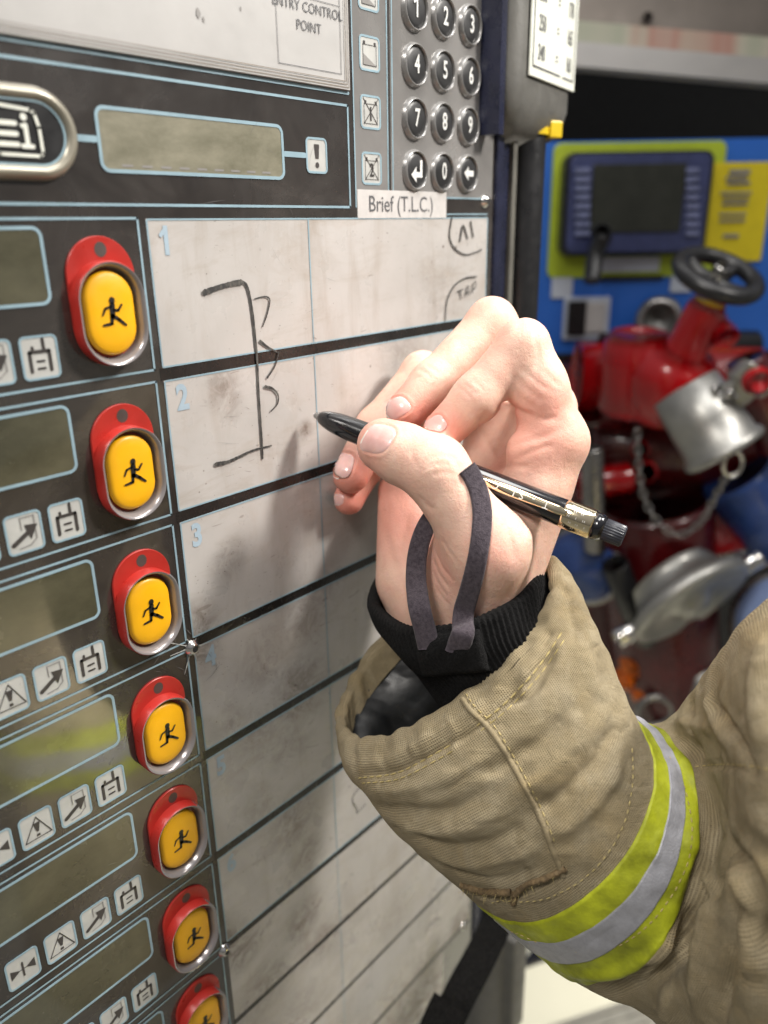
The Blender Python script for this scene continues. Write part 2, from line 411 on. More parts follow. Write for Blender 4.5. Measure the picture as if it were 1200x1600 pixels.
def rrect(w_, h_, r, n=6):
    """rounded rectangle outline centred at 0, ccw"""
    p=[]
    for cx,cy,a0 in((w_/2-r,h_/2-r,0),(-w_/2+r,h_/2-r,90),(-w_/2+r,-h_/2+r,180),(w_/2-r,-h_/2+r,270)):
        for k in range(n+1):
            a=math.radians(a0+90*k/n); p.append((cx+r*math.cos(a),cy+r*math.sin(a)))
    return np.array(p)
# plane mapper: (x right, y up, h out) in metres -> world
class Plane:
    def __init__(s,o,x,y,n): s.o=np.asarray(o,float); s.x=np.asarray(x,float); s.y=np.asarray(y,float); s.n=np.asarray(n,float)
    def __call__(s,p,h=0.):
        p=np.asarray(p,float); return s.o+p[...,0:1]*s.x+p[...,1:2]*s.y+(np.asarray(h)[...,None] if np.ndim(h) else h)*s.n
BP = Plane(B(0,0,0),(1,0,0),(0,0,1),(0,-1,0))     # board: x = u, y = -v (metres)
def slab(pl, outline, h0, h1, bev=.0002):
    """extruded outline with a small bevel on the front"""
    o=np.asarray(outline,float); n=len(o); c=o.mean(0); s=o-c
    k=1-bev/np.maximum(np.linalg.norm(s,axis=1),1e-6)
    rings=[pl(o,h0),pl(o,h1-bev),pl(c+s*k[:,None],h1)]
    v=np.vstack(rings); return v, grid_faces(3,n,cv=True)+[tuple(range(2*n,3*n))]
def outline_band(pl, outline, wd, h, th=.00012, closed=True):
    """thin printed line following outline (closed), given width"""
    o=np.asarray(outline,float); n=len(o)
    t=(np.roll(o,-1,0)-np.roll(o,1,0)) if closed else np.gradient(o,axis=0)
    t/=np.linalg.norm(t,axis=1)[:,None]+1e-12; nn=np.c_[-t[:,1],t[:,0]]*wd/2
    v=np.vstack([pl(o-nn,h-th),pl(o-nn,h),pl(o+nn,h),pl(o+nn,h-th)])
    return v,[(a,b,c,d) for (a,b,c,d) in grid_faces(4,n,cv=closed)]
def stroke(pl, pts, wd, h, th=.0001, n=None, jitter=0):
    pts=np.asarray(pts,float); pts=spline(pts, n or max(12,len(pts)*10)) if len(pts)>2 else spline(pts,12)
    wd=np.interp(np.linspace(0,1,len(pts)),np.linspace(0,1,len(np.atleast_1d(wd))),np.atleast_1d(wd))
    if jitter: wd=wd*(1+jitter*(np.random.rand(len(pts))-.5))
    t=np.gradient(pts,axis=0); t/=np.linalg.norm(t,axis=1)[:,None]+1e-12; nn=np.c_[-t[:,1],t[:,0]]*wd[:,None]/2
    L=list(pts+nn); Rr=list((pts-nn)); a0=math.atan2(nn[-1][1],nn[-1][0])
    cap1=[pts[-1]+np.array([math.cos(a0-k*math.pi/6),math.sin(a0-k*math.pi/6)])*wd[-1]/2 for k in range(1,6)]
    a1=math.atan2(-nn[0][1],-nn[0][0])
    cap0=[pts[0]+np.array([math.cos(a1-k*math.pi/6),math.sin(a1-k*math.pi/6)])*wd[0]/2 for k in range(1,6)]
    m=len(pts); v=np.vstack([pl(np.array(L),h),pl(np.array(Rr),h),pl(np.array(cap1),h),pl(np.array(cap0),h)])
    f=[(i,m+i,m+i+1,i+1) for i in range(m-1)]
    f.append(tuple([m-1]+[2*m+k for k in range(5)]+[2*m-1])); f.append(tuple([m]+[2*m+5+k for k in range(5)]+[0]))
    return v,f
_tx={}
def text_geo(s, size, xs=1.0, rot=0, weight=0.0):
    cu=bpy.data.curves.new('t','FONT'); cu.body=s; cu.size=size; cu.align_x='CENTER'; cu.align_y='CENTER'; cu.resolution_u=3; cu.offset=weight
    o=bpy.data.objects.new('t',cu); COL.objects.link(o)
    dg=bpy.context.evaluated_depsgraph_get(); me=o.evaluated_get(dg).to_mesh()
    v=np.array([p.co[:2] for p in me.vertices],float).reshape(-1,2); f=[tuple(p.vertices) for p in me.polygons]
    o.evaluated_get(dg).to_mesh_clear(); bpy.data.objects.remove(o); bpy.data.curves.remove(cu)
    v[:,0]*=xs; c,s_=math.cos(rot),math.sin(rot)
    return v@np.array([[c,s_],[-s_,c]]), f
def text(pl, s, pos, size, h, mat, parent, name, xs=1.0, rot=0, weight=0.0):
    v,f=text_geo(s,size,xs,rot,weight); v=v+np.asarray(pos)
    return mesh(name, pl(v,h), f, mat, parent, False)
def mm(*a): return [np.array([u/1000.,-v/1000.]) for u,v in a]

# ------------------------------------------------------------------ entry control board
board = empty('entry_control_board', B(0,0,0), 'large dark entry control board with white writing rows, yellow buttons and a number keypad', 'control board')
# structural body and printed front
o_=rrect(.510,.800,.020,8)+np.array([-.050,-.130])
o_[:,0]=np.minimum(o_[:,0],.205)
mesh('front_panel', *slab(BP,o_,-.022,0,.0008), 'panel', board, False)
ka=[(101.2,210),(204.3,210),(204.3,-8.6+17),(101.2,8.4)]
m_=MB()
kz=np.array([(.1245,.0085),(.2030,.0085),(.2030,.22),(.1245,.22)]); m_.add(*slab(BP,kz,0,.0001,.00002))
kz=np.array([(.1020,.0040),(.1225,.0040),(.1225,.22),(.1020,.22)]); m_.add(*slab(BP,kz,0,.0001,.00002))
m_.build('keypad_overlay','keyarea',board,False)
# side frame right of the panel
fr=MB(); fr.add(*boxv(B(208.5,150,-12),np.array([.0033,0,0]),np.array([0,.0135,0]),np.array([0,0,.36])))
fr.add(*boxv(B(217.5,150,-16),np.array([.0053,0,0]),np.array([0,.0135,0]),np.array([0,0,.36])))
fb=fr.build('side_frame','frame_blue',board,False)
mesh('edge_strip',*boxv(B(225.0,150,-15),np.array([.0020,0,0]),np.array([0,.0145,0]),np.array([0,0,.36])),'grey_edge',board,False)
md=fb.modifiers.new('b','BEVEL'); md.width=.0012; md.segments=3

# white cells
rows=[(53*k,53*k+48.7) for k in range(6)]+[(317.3,363.4),(366.6,414.4),(417.4,466),(469.5,508)]
HL=.00025
for k,(v0,v1) in enumerate(rows):
    u1=200 if k<9 else 170
    ol=rrect(u1/1000,(v1-v0)/1000,.0004,2)+np.array([u1/2000,-(v0+v1)/2000])
    c_=mesh('writing_cell',*slab(BP,ol,0,.00012,.00002),'cell',board,False)
    if k<6:
        b_=rrect(u1/1000-.0006,(v1-v0)/1000-.0006,.0003,1)+np.array([u1/2000,-(v0+v1)/2000])
        mesh('cell_border',*outline_band(BP,b_,.0006,HL),'blue_line',c_,False)
        if k==0: mesh('number_flag',*stroke(BP,mm((5.0,5.2),(6.6,3.6)),.0014,.00034,n=2),'blue_digit',c_,False)
        text(BP,str(k+1),(.0070 if k!=3 else .0075,-(v0+7.4)/1000),.0125,.00028,'blue_digit',c_,'cell_number',xs=.82,weight=.00045)
    if k<9:
        mesh('column_line',*stroke(BP,mm((73.4,v0+.4),(73.4,v1-.4)),.0006 if k<6 else .0004,.00027,n=4),'blue_line',c_,False)

dv=MB()
for k in range(9):
    a_=rows[k][1]; b_=rows[k+1][0]; dv.add(*slab(BP,np.array([(-.0010,-b_/1000),(.2010,-b_/1000),(.2010,-a_/1000),(-.0010,-a_/1000)]),0,.00008,.00001))
dv.build('divider_strip','divider',board,False)
# printed frame lines on the dark panel
ln=MB()
def L(w_,*p,h=.0002):
    for a,b in zip(p[:-1],p[1:]): ln.add(*stroke(BP,mm(a,b),w_/1000,h,n=2))
L(.9,(-260,-41.6),(98,-41.6),(98,-4.1),(-260,-4.1))
L(.7,(101.6,-170),(101.6,-4.2)); L(.7,(122.4,-170),(122.4,-11)); L(.7,(125.6,-170),(125.6,-11)); L(.7,(164,-8.6),(196,-8.6))
L(.6,(165,-1.4),(199,-1.4))
for k in range(8):
    v=53*k; L(.8,(-260,v-.1),(-3.1,v-.1),(-3.1,v+48.8),(-260,v+48.8))
L(1.9,(-20.8,-22.6),(-14.2,-22.6),h=.00022); L(1.9,(63,-22.4),(73.4,-22.4),h=.00022)
ln.build('printed_lines','blue_line',board,False)

# long display at top + warning tile
def window(u0,v0,u1,v1,r,m,parent,lw=1.1,name='display_window'):
    ol=rrect((u1-u0)/1000,(v1-v0)/1000,r/1000,6)+np.array([(u0+u1)/2000,-(v0+v1)/2000])
    a=mesh(name,*slab(BP,ol,0,.00015,.00002),m,parent,False)
    mesh('window_border',*outline_band(BP,ol,lw/1000,.0003),'blue_line',a,False); return a
dw=window(-13.2,-31.6,62,-13.9,2.6,'lcd_top',board)
sg=MB()
for k in range(9): sg.add(*stroke(BP,mm((-6+k*7.2,-15.6),(-2.6+k*7.2,-15.6)),.0007,.00022,n=3))
sg.build('segment_marks','icon_grey',dw,False)
def tile(u0,v0,u1,v1,r=1.6,lw=.8,name='icon_tile'):
    return window(u0,v0,u1,v1,r,'tile',board,lw,name)
def poly(pts,h=.0003): 
    p=np.array([BP(np.array([q]),h)[0] for q in mm(*pts)]); return p,[tuple(range(len(p)))[::-1]]
t=tile(74.3,-28.6,85,-16.6)
x=MB(); x.add(*poly([(78.3,-26.6),(81.1,-26.6),(80.6,-21.5),(78.9,-21.5)])); x.add(*poly([(79.75+1.0*math.cos(a),-19.2+1.05*math.sin(a)) for a in np.linspace(0,2*math.pi,17)[:-1][::-1]]))
x.build('exclamation_mark','icon_ink',t,False)
# battery tiles
for k,vc in enumerate((-82.4,-61.4,-40.3,-19.2)):
    t=tile(105.9,vc-5.9,117.6,vc+5.9); ink=MB(); uc=111.75
    q=mm((uc-4,vc-3),(uc+4,vc-3),(uc+4,vc+4.2),(uc-4,vc+4.2),(uc-4,vc-3))
    for a,b in zip(q[:-1],q[1:]): ink.add(*stroke(BP,[a,b],.00022,.00032,n=2))
    for sx_ in(-3.2,3.2): ink.add(*poly([(uc+sx_-.6,vc-4.2),(uc+sx_+.6,vc-4.2),(uc+sx_+.6,vc-3),(uc+sx_-.6,vc-3)]))
    if k<2:
        ink.build('battery_symbol','icon_ink',t,False)
        mesh('charge_level',*poly([(uc-3.9,vc+.2),(uc+3.9,vc+4.1),(uc-3.9,vc+4.1)],.00031),'icon_grey',t,False)
    else:
        ink.add(*stroke(BP,mm((uc-4.5,vc-5),(uc+4.2,vc+4.4)),.00032,.00033,n=2)); ink.add(*stroke(BP,mm((uc+4.5,vc-5),(uc-4.2,vc+4.4)),.00032,.00034,n=2))
        ink.build('crossed_battery_symbol','icon_ink',t,False)
        text(BP,str(k-1),(uc/1000,-(vc+.8)/1000),.0072,.00036,'icon_ink',t,'battery_number',xs=.85,weight=.0001)

# emblem at the left edge
LB=(-47.,-22.8)
def stad(w_,h_,n=14):  # stadium outline wider than tall or taller than wide
    r=min(w_,h_)/2; return rrect(w_,h_,r*.999,n)
ol=stad(.052,.0242)+np.array([LB[0]/1000,-LB[1]/1000])
em=mesh('emblem_badge',*slab(BP,ol*1.0,0,.0016,.0004),'black_plastic',board,False)
def rim(pl,w_,h_,c,prof,n=16):
    """raised rim along a stadium: prof [(inset, height)]"""
    rg=[]
    for ins,hh in prof: rg.append(pl(stad(w_-2*ins,h_-2*ins,n)+np.array(c),hh))
    m=len(rg[0]); return np.vstack(rg), grid_faces(len(rg),m,cv=True)
cc=(LB[0]/1000,-LB[1]/1000)
mesh('emblem_rim',*rim(BP,.0530,.0250,cc,[(0,0),(.0006,.0019),(.0018,.0029),(.0029,.0029),(.0039,.0019),(.0043,.0009)]),'logo_ring',em)
mesh('emblem_line',*outline_band(BP,stad(.0440,.0166)+np.array(cc),.0006,.0018),'blue_line',em,False)
bd_=mm((-62,-29.2),(-45,-29.4),(-34.6,-28.6),(-33.6,-27.8),(-32.7,-24.2),(-32.6,-17.6),(-33.4,-16.8),(-45,-16.9),(-62,-17))
mk=MB()
for a,b in zip(bd_[:-1],bd_[1:]): mk.add(*stroke(BP,[a,b],.0009,.0021,n=2))
mk.add(*poly([(-36.9+.95*math.cos(a),-26.7+.95*math.sin(a)) for a in np.linspace(0,2*math.pi,17)[:-1][::-1]],.0021))
mk.add(*stroke(BP,mm((-36.7,-24.6),(-36.7,-19.3)),.0013,.0021,n=2)); mk.add(*stroke(BP,mm((-37.7,-24.4),(-36.7,-24.4)),.0011,.00212,n=2)); mk.add(*stroke(BP,mm((-38.2,-19.2),(-35.3,-19.2)),.0012,.00213,n=2))
for v in(-24.9,-22.2,-19.5): mk.add(*stroke(BP,mm((-46,v),(-39.6,v)),.0013,.0021,n=2))
mk.build('emblem_lettering','chart',em,False)

# title card
cd=mesh('plan_card',*slab(BP,np.array([(-.26,.0468),(.0985,.0468),(.0985,.25),(-.26,.25)]),0,.0016,.0003),'card',board,False)
ce=MB()
for i,(d_,m_h) in enumerate(((.9,.0018),(1.9,.0019),(2.9,.0020))):
    ce.add(*stroke(BP,mm((-259,-46.8-d_),(98.5-d_,-46.8-d_)),.00026,m_h,n=30,jitter=.8)); ce.add(*stroke(BP,mm((98.5-d_,-46.8-d_),(98.5-d_,-200)),.00026,m_h+.00002,n=30,jitter=.8))
ce.build('card_edge_lines','card_edge',cd,False)
mesh('card_lower_edge',*stroke(BP,mm((-259,-46.0),(98.5,-46.0)),.0012,.0003,n=3),'blue_line',cd,False)
bx=MB()
for a,b in(((61,-51.9),(93.4,-51.9)),((93.4,-51.9),(93.4,-120)),((61,-51.9),(61,-120)),((61,-74.4),(93.4,-74.4))): bx.add(*stroke(BP,mm(a,b),.00022,.0019,n=2))
bx.build('card_box','print',cd,False)
text(BP,'ENTRY CONTROL',(.0770,.0712),.0047,.0019,'print',cd,'card_text',xs=.92)
text(BP,'POINT',(.0768,.0652),.0047,.0019,'print',cd,'card_text',xs=.92)
sm=MB()
for c_,r_ in(((27,-62),1.2),((29,-60.4),.7),((45,-66),.5)): sm.add(*poly([(c_[0]+r_*(.7+.5*random.random())*math.cos(a)*.8,c_[1]+r_*(.7+.5*random.random())*math.sin(a)*1.3) for a in np.linspace(0,2*math.pi,13)[:-1][::-1]],.0018))
sm.build('ink_smudge','icon_grey',cd,False)

# sticker
st=mesh('paper_sticker',*slab(BP,rrect(.0620,.0112,.0003,2)+np.array([.1333,.0054]),0,.00035,.00005),'sticker',board,False)
text(BP,'Brief (T.L.C.)',(.1315,.0052),.0092,.0005,'print',st,'sticker_text',xs=.93)

# keypad
labels=['1','2','3','4','5','6','7','8','9','enter','0','back']
for i,s_ in enumerate(labels):
    c=((140.5+20*(i%3))/1000,(81.4-20.6*(i//3))/1000)
    kp=mesh('keypad_key',*rim(BP,.0138,.0142,c,[(0,0),(0,.0006),(.0005,.0011),(.0016,.0014),(.004,.0016),(.0055,.00165),(.0061,.00165)],10),'key',board)
    mesh('key_surround',*rim(BP,.0168,.0174,c,[(0,0),(.0005,.0014),(.0009,.0021),(.0012,.0021),(.0014,.0012),(.0015,0)],12),'key_ring',kp)
    if s_=='1': mesh('key_symbol',*stroke(BP,mm((c[0]*1000-1.9,-c[1]*1000-2.2),(c[0]*1000-.3,-c[1]*1000-3.6)),.0011,.00197,n=2),'key_ink',kp,False)
    if s_ not in('enter','back'): text(BP,s_,c,.0098,.0019,'key_ink',kp,'key_symbol',xs=.74,weight=.00018)
    else:
        a_=MB(); 
        def q(*p): return [(c[0]*1000+x_,-c[1]*1000+y_) for x_,y_ in p]
        if s_=='back': a_.add(*poly(q((-4.2,0),(-.8,-3.2),(-.8,-1.3),(3.4,-1.3),(3.4,1.3),(-.8,1.3),(-.8,3.2)),.0019))
        else: a_.add(*poly(q((-4.4,2),(-.8,-1.4),(-.8,.8),(1.8,.8),(1.8,-4.2),(3.4,-4.2),(3.4,3.),(-.8,3.),(-.8,5.0)),.0019))
        a_.build('key_symbol','key_ink',kp,False)

# screws
def screw(u,v,r=.0026):
    pr=[(0,r*1.25),(.0008/.0030,r*1.25),(.0011/.003,r*1.1),(.0014/.003,r),(.0021/.003,r*.82),(.0026/.003,r*.55),(.0026/.003,r*.42),(.0010/.003,r*.40)]
    s_=mesh('cap_screw',*lathe(B(u,v,0),B(u,v,3.0),pr,36,False),'chrome',board)
    hx=[BP(np.array([[u/1000+r*.52*math.cos(a+.3),-v/1000+r*.52*math.sin(a+.3)]]),.00265)[0] for a in np.linspace(0,2*math.pi,7)[:-1]]
    mesh('hex_socket',hx,[tuple(range(6))],'hex',s_,False)
for p in((-.8,158.3),(-1.9,316.6),(193.2,467.6),(197.2,-70.4),(196.9,-7.4)): screw(*p)
ck=MB()
for a,l in((-.2,9),(1.9,5),(3.0,10),(4.2,11),(4.9,6),(.9,4),(2.5,13)):
    ck.add(*stroke(BP,mm((-.8+3*math.cos(a),158.3-3*math.sin(a)),(-.8+l*math.cos(a+.06),158.3-l*math.sin(a+.06))),[.0007,.0002],.0004,n=8,jitter=.8))
ck.build('crack_marks','tile',board,False)

# yellow push buttons with red tags
RUN_H=[(.25+1.05*math.cos(a),-4.1+1.15*math.sin(a)) for a in np.linspace(0,2*math.pi,17)[:-1][::-1]]
RUN=[(((.15,-2.6),(-.15,0.8)),(1.9,1.7)),(((-.4,-2.3),(-2.5,-1.7)),(.8,.8)),(((-2.5,-1.7),(-3.5,.2)),(.8,.6)),(((.6,-1.2),(2.1,-.9)),(.9,.8)),(((2.1,-.9),(3.5,-2.6)),(.8,.7)),
     (((-.3,.6),(-.7,3.0)),(1.3,1.0)),(((-.7,3.0),(-3.6,3.3)),(1.0,.8)),(((0,.6),(2.0,1.9)),(1.3,1.1)),(((2.0,1.9),(4.2,3.8)),(1.1,.8))]
for k in range(7):
    uc,vc=-18.6,28.4+53*k-(.4*k if k>3 else 0); c=(uc/1000,-vc/1000)
    th=.0168; 
    bt=mesh('push_button',*rim(BP,.0176,.0262,c,[(.0006,.0002),(.0002,.0014),(0,.0026),(.0004,.0034),(.0014,.0038),(.004,.0041),(.0085,.0042),(.00877,.0042)],14),'yellow_btn',board)
    tg=stad(.0236,.0385)+np.array([uc/1000,-(vc-4.2)/1000])
    rt=mesh('red_tag',*slab(BP,tg,.0001,.0009,.0002),'red_tag',bt,False)
    mesh('tag_hole',*poly([(uc+.6+2.1*math.cos(a),vc-19.4+2.3*math.sin(a)) for a in np.linspace(0,2*math.pi,25)[:-1][::-1]],.00095),'hole',bt,False)
    mesh('button_surround',*rim(BP,.0240,.0328,(c[0]+.0002,c[1]-.0002),[(.0004,.0054),(.0009,.0053),(.0015,.0044),(.0022,.0026),(.0027,.0008)],18),'ring',bt)
    mesh('surround_wall',*rim(BP,.0240,.0328,(c[0]+.0002,c[1]-.0002),[(0,.0005),(0,.0048),(.0004,.0054)],18),'red_tag',bt).data.materials.append(MT['ring'])
    sw_=bpy.data.objects[[o.name for o in bt.children if o.name.startswith('surround_wall')][-1]]
    for p_ in sw_.data.polygons:
        if sw_.data.vertices[p_.vertices[0]].co.x>c[0]-.004 and sw_.data.vertices[p_.vertices[0]].co.z<c[1]+.012: p_.material_index=1
    r_=MB(); r_.add(*[q for q in poly([(uc+a,vc+b) for a,b in RUN_H],.0044)])
    for (a,b),wd in RUN: r_.add(*stroke(BP,mm((uc+a[0],vc+a[1]),(uc+b[0],vc+b[1])),[wd[0]/1000,wd[1]/1000],.0044,n=6))
    r_.build('running_figure','black_ink',bt,False)
    v=53*k
    window(-112,v+2.4,-36.3,v+23.9,2.6,'lcd',board,1.0)
    # icon tiles
    def sk(mb,p,w_=.35,h=.0003): 
        for a,b in zip(p[:-1],p[1:]): mb.add(*stroke(BP,mm(a,b),w_/1000,h,n=2))
    for j,u0 in enumerate((-48.,-62.3,-76.6,-90.9)):
        t=tile(u0,v+33.2,u0+11.3,v+45.8,1.5,.7); um,vm=u0+5.65,v+39.5; ink=MB()
        if j==0:
            sk(ink,[(um-3.2,vm+4),(um-3.2,vm-1.8),(um+3.0,vm-1.8),(um+3.0,vm+4)],1.1); sk(ink,[(um+1.4,vm-2),(um+1.4,vm-5.4)],1.0,.00031); sk(ink,[(um-2.1,vm-2),(um-2.1,vm-3.2)],.9,.00031)
            sk(ink,[(um-1.1,vm+1.1),(um+1.1,vm+1.1)],.7); sk(ink,[(um-1.1,vm+3.3),(um+1.1,vm+3.3)],.7)
            ink.build('fireground_radio_symbol','icon_ink',t,False)
        elif j==1:
            sk(ink,[(um-3.9,vm+3.2),(um+1.6,vm-.2)],1.5,.00033); ink.add(*poly([(um+.2,vm-2.6),(um+4.4,vm-2.0),(um+1.8,vm+2.6)],.00034))
            ink.build('arrow_symbol','icon_ink',t,False); i2=MB()
            sk(i2,[(um-.8,vm-1.2),(um-.8,vm-5),(um+3.6,vm-5),(um+3.6,vm+2.6),(um+1.4,vm+4.4),(um-2.2,vm+4.8)],.35)
            i2.build('drum_outline','icon_grey',t,False)
        elif j==2:
            sk(ink,[(um-4.6,vm+4),(um+.2,vm-4.6),(um+4.8,vm+4),(um-4.6,vm+4)],.35); ink.add(*poly([(um-1.1,vm-2.4),(um+1.3,vm-2.4),(um+.5,vm+1.4),(um-.3,vm+1.4)],.00032))
            ink.add(*poly([(um-.5,vm+2.3),(um+.7,vm+2.3),(um+.7,vm+3.3),(um-.5,vm+3.3)],.00032)); ink.build('warning_triangle','icon_ink',t,False)
        else:
            ink.add(*poly([(um-4.4,vm-2),(um-1,vm),(um-4.4,vm+2)])); ink.add(*poly([(um+4.4,vm-2),(um+4.4,vm+2),(um+1,vm)]))
            sk(ink,[(um,vm-3),(um,vm+3)],.7); sk(ink,[(um-4,vm),(um+4,vm)],.3,.00029); ink.build('valve_symbol','icon_ink',t,False)

# handwriting
def ink(name,strokes,mat='ink',h=.0006):
    b_=MB()
    for i,(pts,w_) in enumerate(strokes):
        p=[np.array(pb(*q))/1000*np.array([1,-1]) for q in pts]; b_.add(*stroke(BP,p,[x_/1000 for x_ in w_],h+i*.00004,n=60,jitter=.35))
    return b_.build(name,mat,board,False)
ink('marker_bracket',[([(318,457),(340,449),(362,443),(374,441)],(2.0,1.8,2.0)),([(362,442),(378,441),(386,452),(393,490),(400,560),(403,620),(407,680),(409,716)],(1.5,1.1,1.0,1.1,.9,1.0,.9)),
  ([(336,725),(355,721),(375,712),(395,703),(422,696)],(1.7,1.3,1.0,.7))])
ink('marker_tick_marks',[([(396,467),(408,464),(416,464),(420,470),(416,490),(409,510)],(.5,.6,.7,.5)),([(405,533),(418,543),(434,551)],(1.2,.8,.6)),([(434,551),(428,571),(416,590)],(.5,.7,.8)),
  ([(413,604),(424,607),(432,616),(432,630),(422,642)],(1.2,.9,.8,.6))])
ink('marker_notes',[([(705,338),(701,365),(704,380),(712,391),(726,398),(740,395),(751,390)],(.8,1.0,1.0,.6,.8)),([(717,377),(722,353),(729,372)],(1.0,1.3,1.0)),([(734,347),(738,370)],(1.2,1.0)),
  ([(694,500),(697,470),(708,447),(725,435),(743,432)],(.8,.8,.9,.7)),([(713,456),(722,452)],(.8,.6)),([(717,454),(719,466)],(.9,.7)),([(725,463),(729,447),(731,461)],(.6,.7,.7)),([(725,458),(731,457)],(.5,.5)),([(736,458),(736,444)],(.7,.7)),([(736,445),(741,440),(741,449),(737,452)],(.6,.6))])
ink('thin_outline',[([(560,1230),(552,1242),(550,1252),(556,1262),(557,1269),(564,1262),(570,1255)],(.5,.5))],'ink')
ink('faint_stroke',[([(663,1461),(668,1449),(676,1438),(687,1434)],(.6,.7,.5))],'ink_faint')

# wear: fine scratches over the dark print, dust and brown flecks over the white cells
rs=np.random.RandomState(12)
def wear(name,n,u0,u1,v0,v1,lmin,lmax,wmin,wmax,ang,sp,mat,h):
    b_=MB()
    for k in range(n):
        u,v=rs.uniform(u0,u1),rs.uniform(v0,v1); a=ang+rs.normal(0,sp); l=rs.uniform(lmin,lmax)
        b_.add(*stroke(BP,mm((u,v),(u+l*.5*math.cos(a)+rs.normal(0,.05*l),v+l*.5*math.sin(a)),(u+l*math.cos(a),v+l*math.sin(a))),[wmin*.5/1000,rs.uniform(wmin,wmax)/1000,wmin*.3/1000],h,n=7))
    b_.build(name,mat,board,False)
wear('surface_scratches',34,-110,100,-40,330,2,11,.05,.13,1.3,.9,'scratch',.0005)
wear('surface_scratches',14,-20,12,140,175,2,9,.08,.25,2.2,1.2,'scratch',.0005)
wear('dust_specks',150,-110,125,-44,360,.15,.45,.12,.30,0,3,'scratch',.00052)
wear('grime_flecks',170,2,110,2,400,.15,.5,.12,.42,1.2,1.5,'fleck',.0004)
wear('grime_flecks',60,0,40,120,210,.15,.7,.12,.5,1.2,1.5,'fleck',.0004)
wear('old_ink_marks',26,6,190,4,350,.8,3.2,.08,.22,1.2,.6,'fleck',.00042)

# ------------------------------------------------------------------ the hand: smooth union of tapered bones
def C(px,py,d): return np.array([(px-600)/F*d,(800-py)/F*d,-d])*1000.     # lens space, mm
def c2w(p): return CAM + (np.asarray(p)/1000.) @ M.T
def cone(p,a,b,ra,rb):
    ba=b-a; t=np.clip(((p-a)@ba)/(ba@ba),0,1); return np.linalg.norm(p-a-t[:,None]*ba,axis=1)-(ra+(rb-ra)*t)
def ell(p,c,r,ax=None):
    q=p-c
    if ax is not None: q=q@np.array(ax).T
    k=np.linalg.norm(q/r,axis=1); return (k-1)*min(r)*1.0
def smin(a,b,k):
    h=np.maximum(k-np.abs(a-b),0)/k; return np.minimum(a,b)-h*h*k*.25
def chain(p,pts,rad,k=3.0,bulge=()):
    d=None
    for i in range(len(pts)-1):
        # waist in the middle of each phalanx
        m=(pts[i]+pts[i+1])/2; rm=(rad[i]+rad[i+1])/2-(.1 if i<len(pts)-2 else 0)
        a=np.minimum(cone(p,pts[i],m,rad[i],rm),cone(p,m,pts[i+1],rm,rad[i+1]))
        d=a if d is None else smin(d,a,k)
    return d
J=dict(
 W=C(722,985,.330), W2=C(760,1130,.335), W3=C(800,1280,.33),
 # thumb
 TC=C(748,955,.310), TM=C(762,858,.292), TI=C(679,733,.290), TT=C(600,696,.296),
 # index
 IM=C(868,690,.306), IP=C(817,541,.300), ID=C(744,622,.301), IT=C(693,673,.304),
 MM=C(852,640,.338), MP=C(768,504,.327), MD=C(676,600,.320), MTt=C(634,643,.316),
 RM=C(775,665,.360), RP=C(660,583,.356), RD=C(588,668,.349), RT=C(548,742,.341),
 LM=C(672,745,.366), LP=C(630,655,.370), LD=C(575,720,.359), LT=C(545,780,.350))
def hand_sdf(p):
    j=J
    # palm: four metacarpals fanned from the wrist
    w_=[C(775,930,.322),C(750,935,.332),C(715,945,.340),C(680,950,.345)]
    palm=cone(p,w_[0],j['IM'],13.0,12.0)
    palm=smin(palm,cone(p,w_[1],j['MM'],13.,12.5),12)
    palm=smin(palm,cone(p,w_[2],j['RM'],13.,12.5),12)
    palm=smin(palm,cone(p,w_[3],j['LM'],13.5,12.0),12)
    palm=smin(palm,cone(p,C(640,905,.343),C(632,775,.354),14.5,11.5),10)        # hypothenar edge
    palm=smin(palm,cone(p,C(780,905,.312),C(835,760,.308),14.,11.0),9)          # first web
    palm=smin(palm,ell(p,C(838,700,.302),np.array([10.5,7.5,7.])),7)
    fore=cone(p,j['W'],C(765,1060,.322),22.,17.); fore=smin(fore,cone(p,C(765,1060,.322),C(850,1200,.325),17.,18.),8)
    fore=smin(fore,cone(p,C(690,965,.338),C(745,1040,.33),18,12),8); fore=smin(fore,cone(p,C(752,965,.318),C(785,1060,.322),17,12),8)
    palm=smin(palm,fore,14)
    # thumb
    th=cone(p,j['TC'],j['TM'],15.5,13.2); th=smin(th,cone(p,C(700,930,.318),C(725,850,.302),14,11.5),8)
    th=smin(th,ell(p,C(776,858,.290),np.array([10.5,12.5,11.])),8)
    t2=cone(p,j['TM'],(j['TM']+j['TI'])/2,12.4,12.2); t2=np.minimum(t2,cone(p,(j['TM']+j['TI'])/2,j['TI'],12.2,12.0))
    t3=cone(p,j['TI'],j['TT']*.62+j['TI']*.38,11.5,10.9); t3=smin(t3,cone(p,j['TT']*.62+j['TI']*.38,j['TT'],10.9,9.8),3)
    th=smin(smin(th,t2,7),t3,4)
    idx=chain(p,[j['IM'],j['IP'],j['ID'],j['IT']],[11.6,9.7,8.9,7.9],4)
    idx=smin(idx,ell(p,C(846,608,.300),np.array([9.5,11.5,9.])),6)
    mid=chain(p,[j['MM'],j['MP'],j['MD'],j['MTt']],[11.8,9.7,8.9,8.0],4)
    rng=chain(p,[j['RM'],j['RP'],j['RD'],j['RT']],[11.5,9.2,8.8,8.0],4)
    lit=chain(p,[j['LM'],j['LP'],j['LD'],j['LT']],[10.5,8.4,7.6,6.9],4)
    palm=smin(palm,th,7)
    d=smin(palm,idx,6)
    for f in(mid,rng,lit): d=smin(d,smin(palm,f,6),.9)
    # keep thumb tip cleanly apart from fingers
    return d
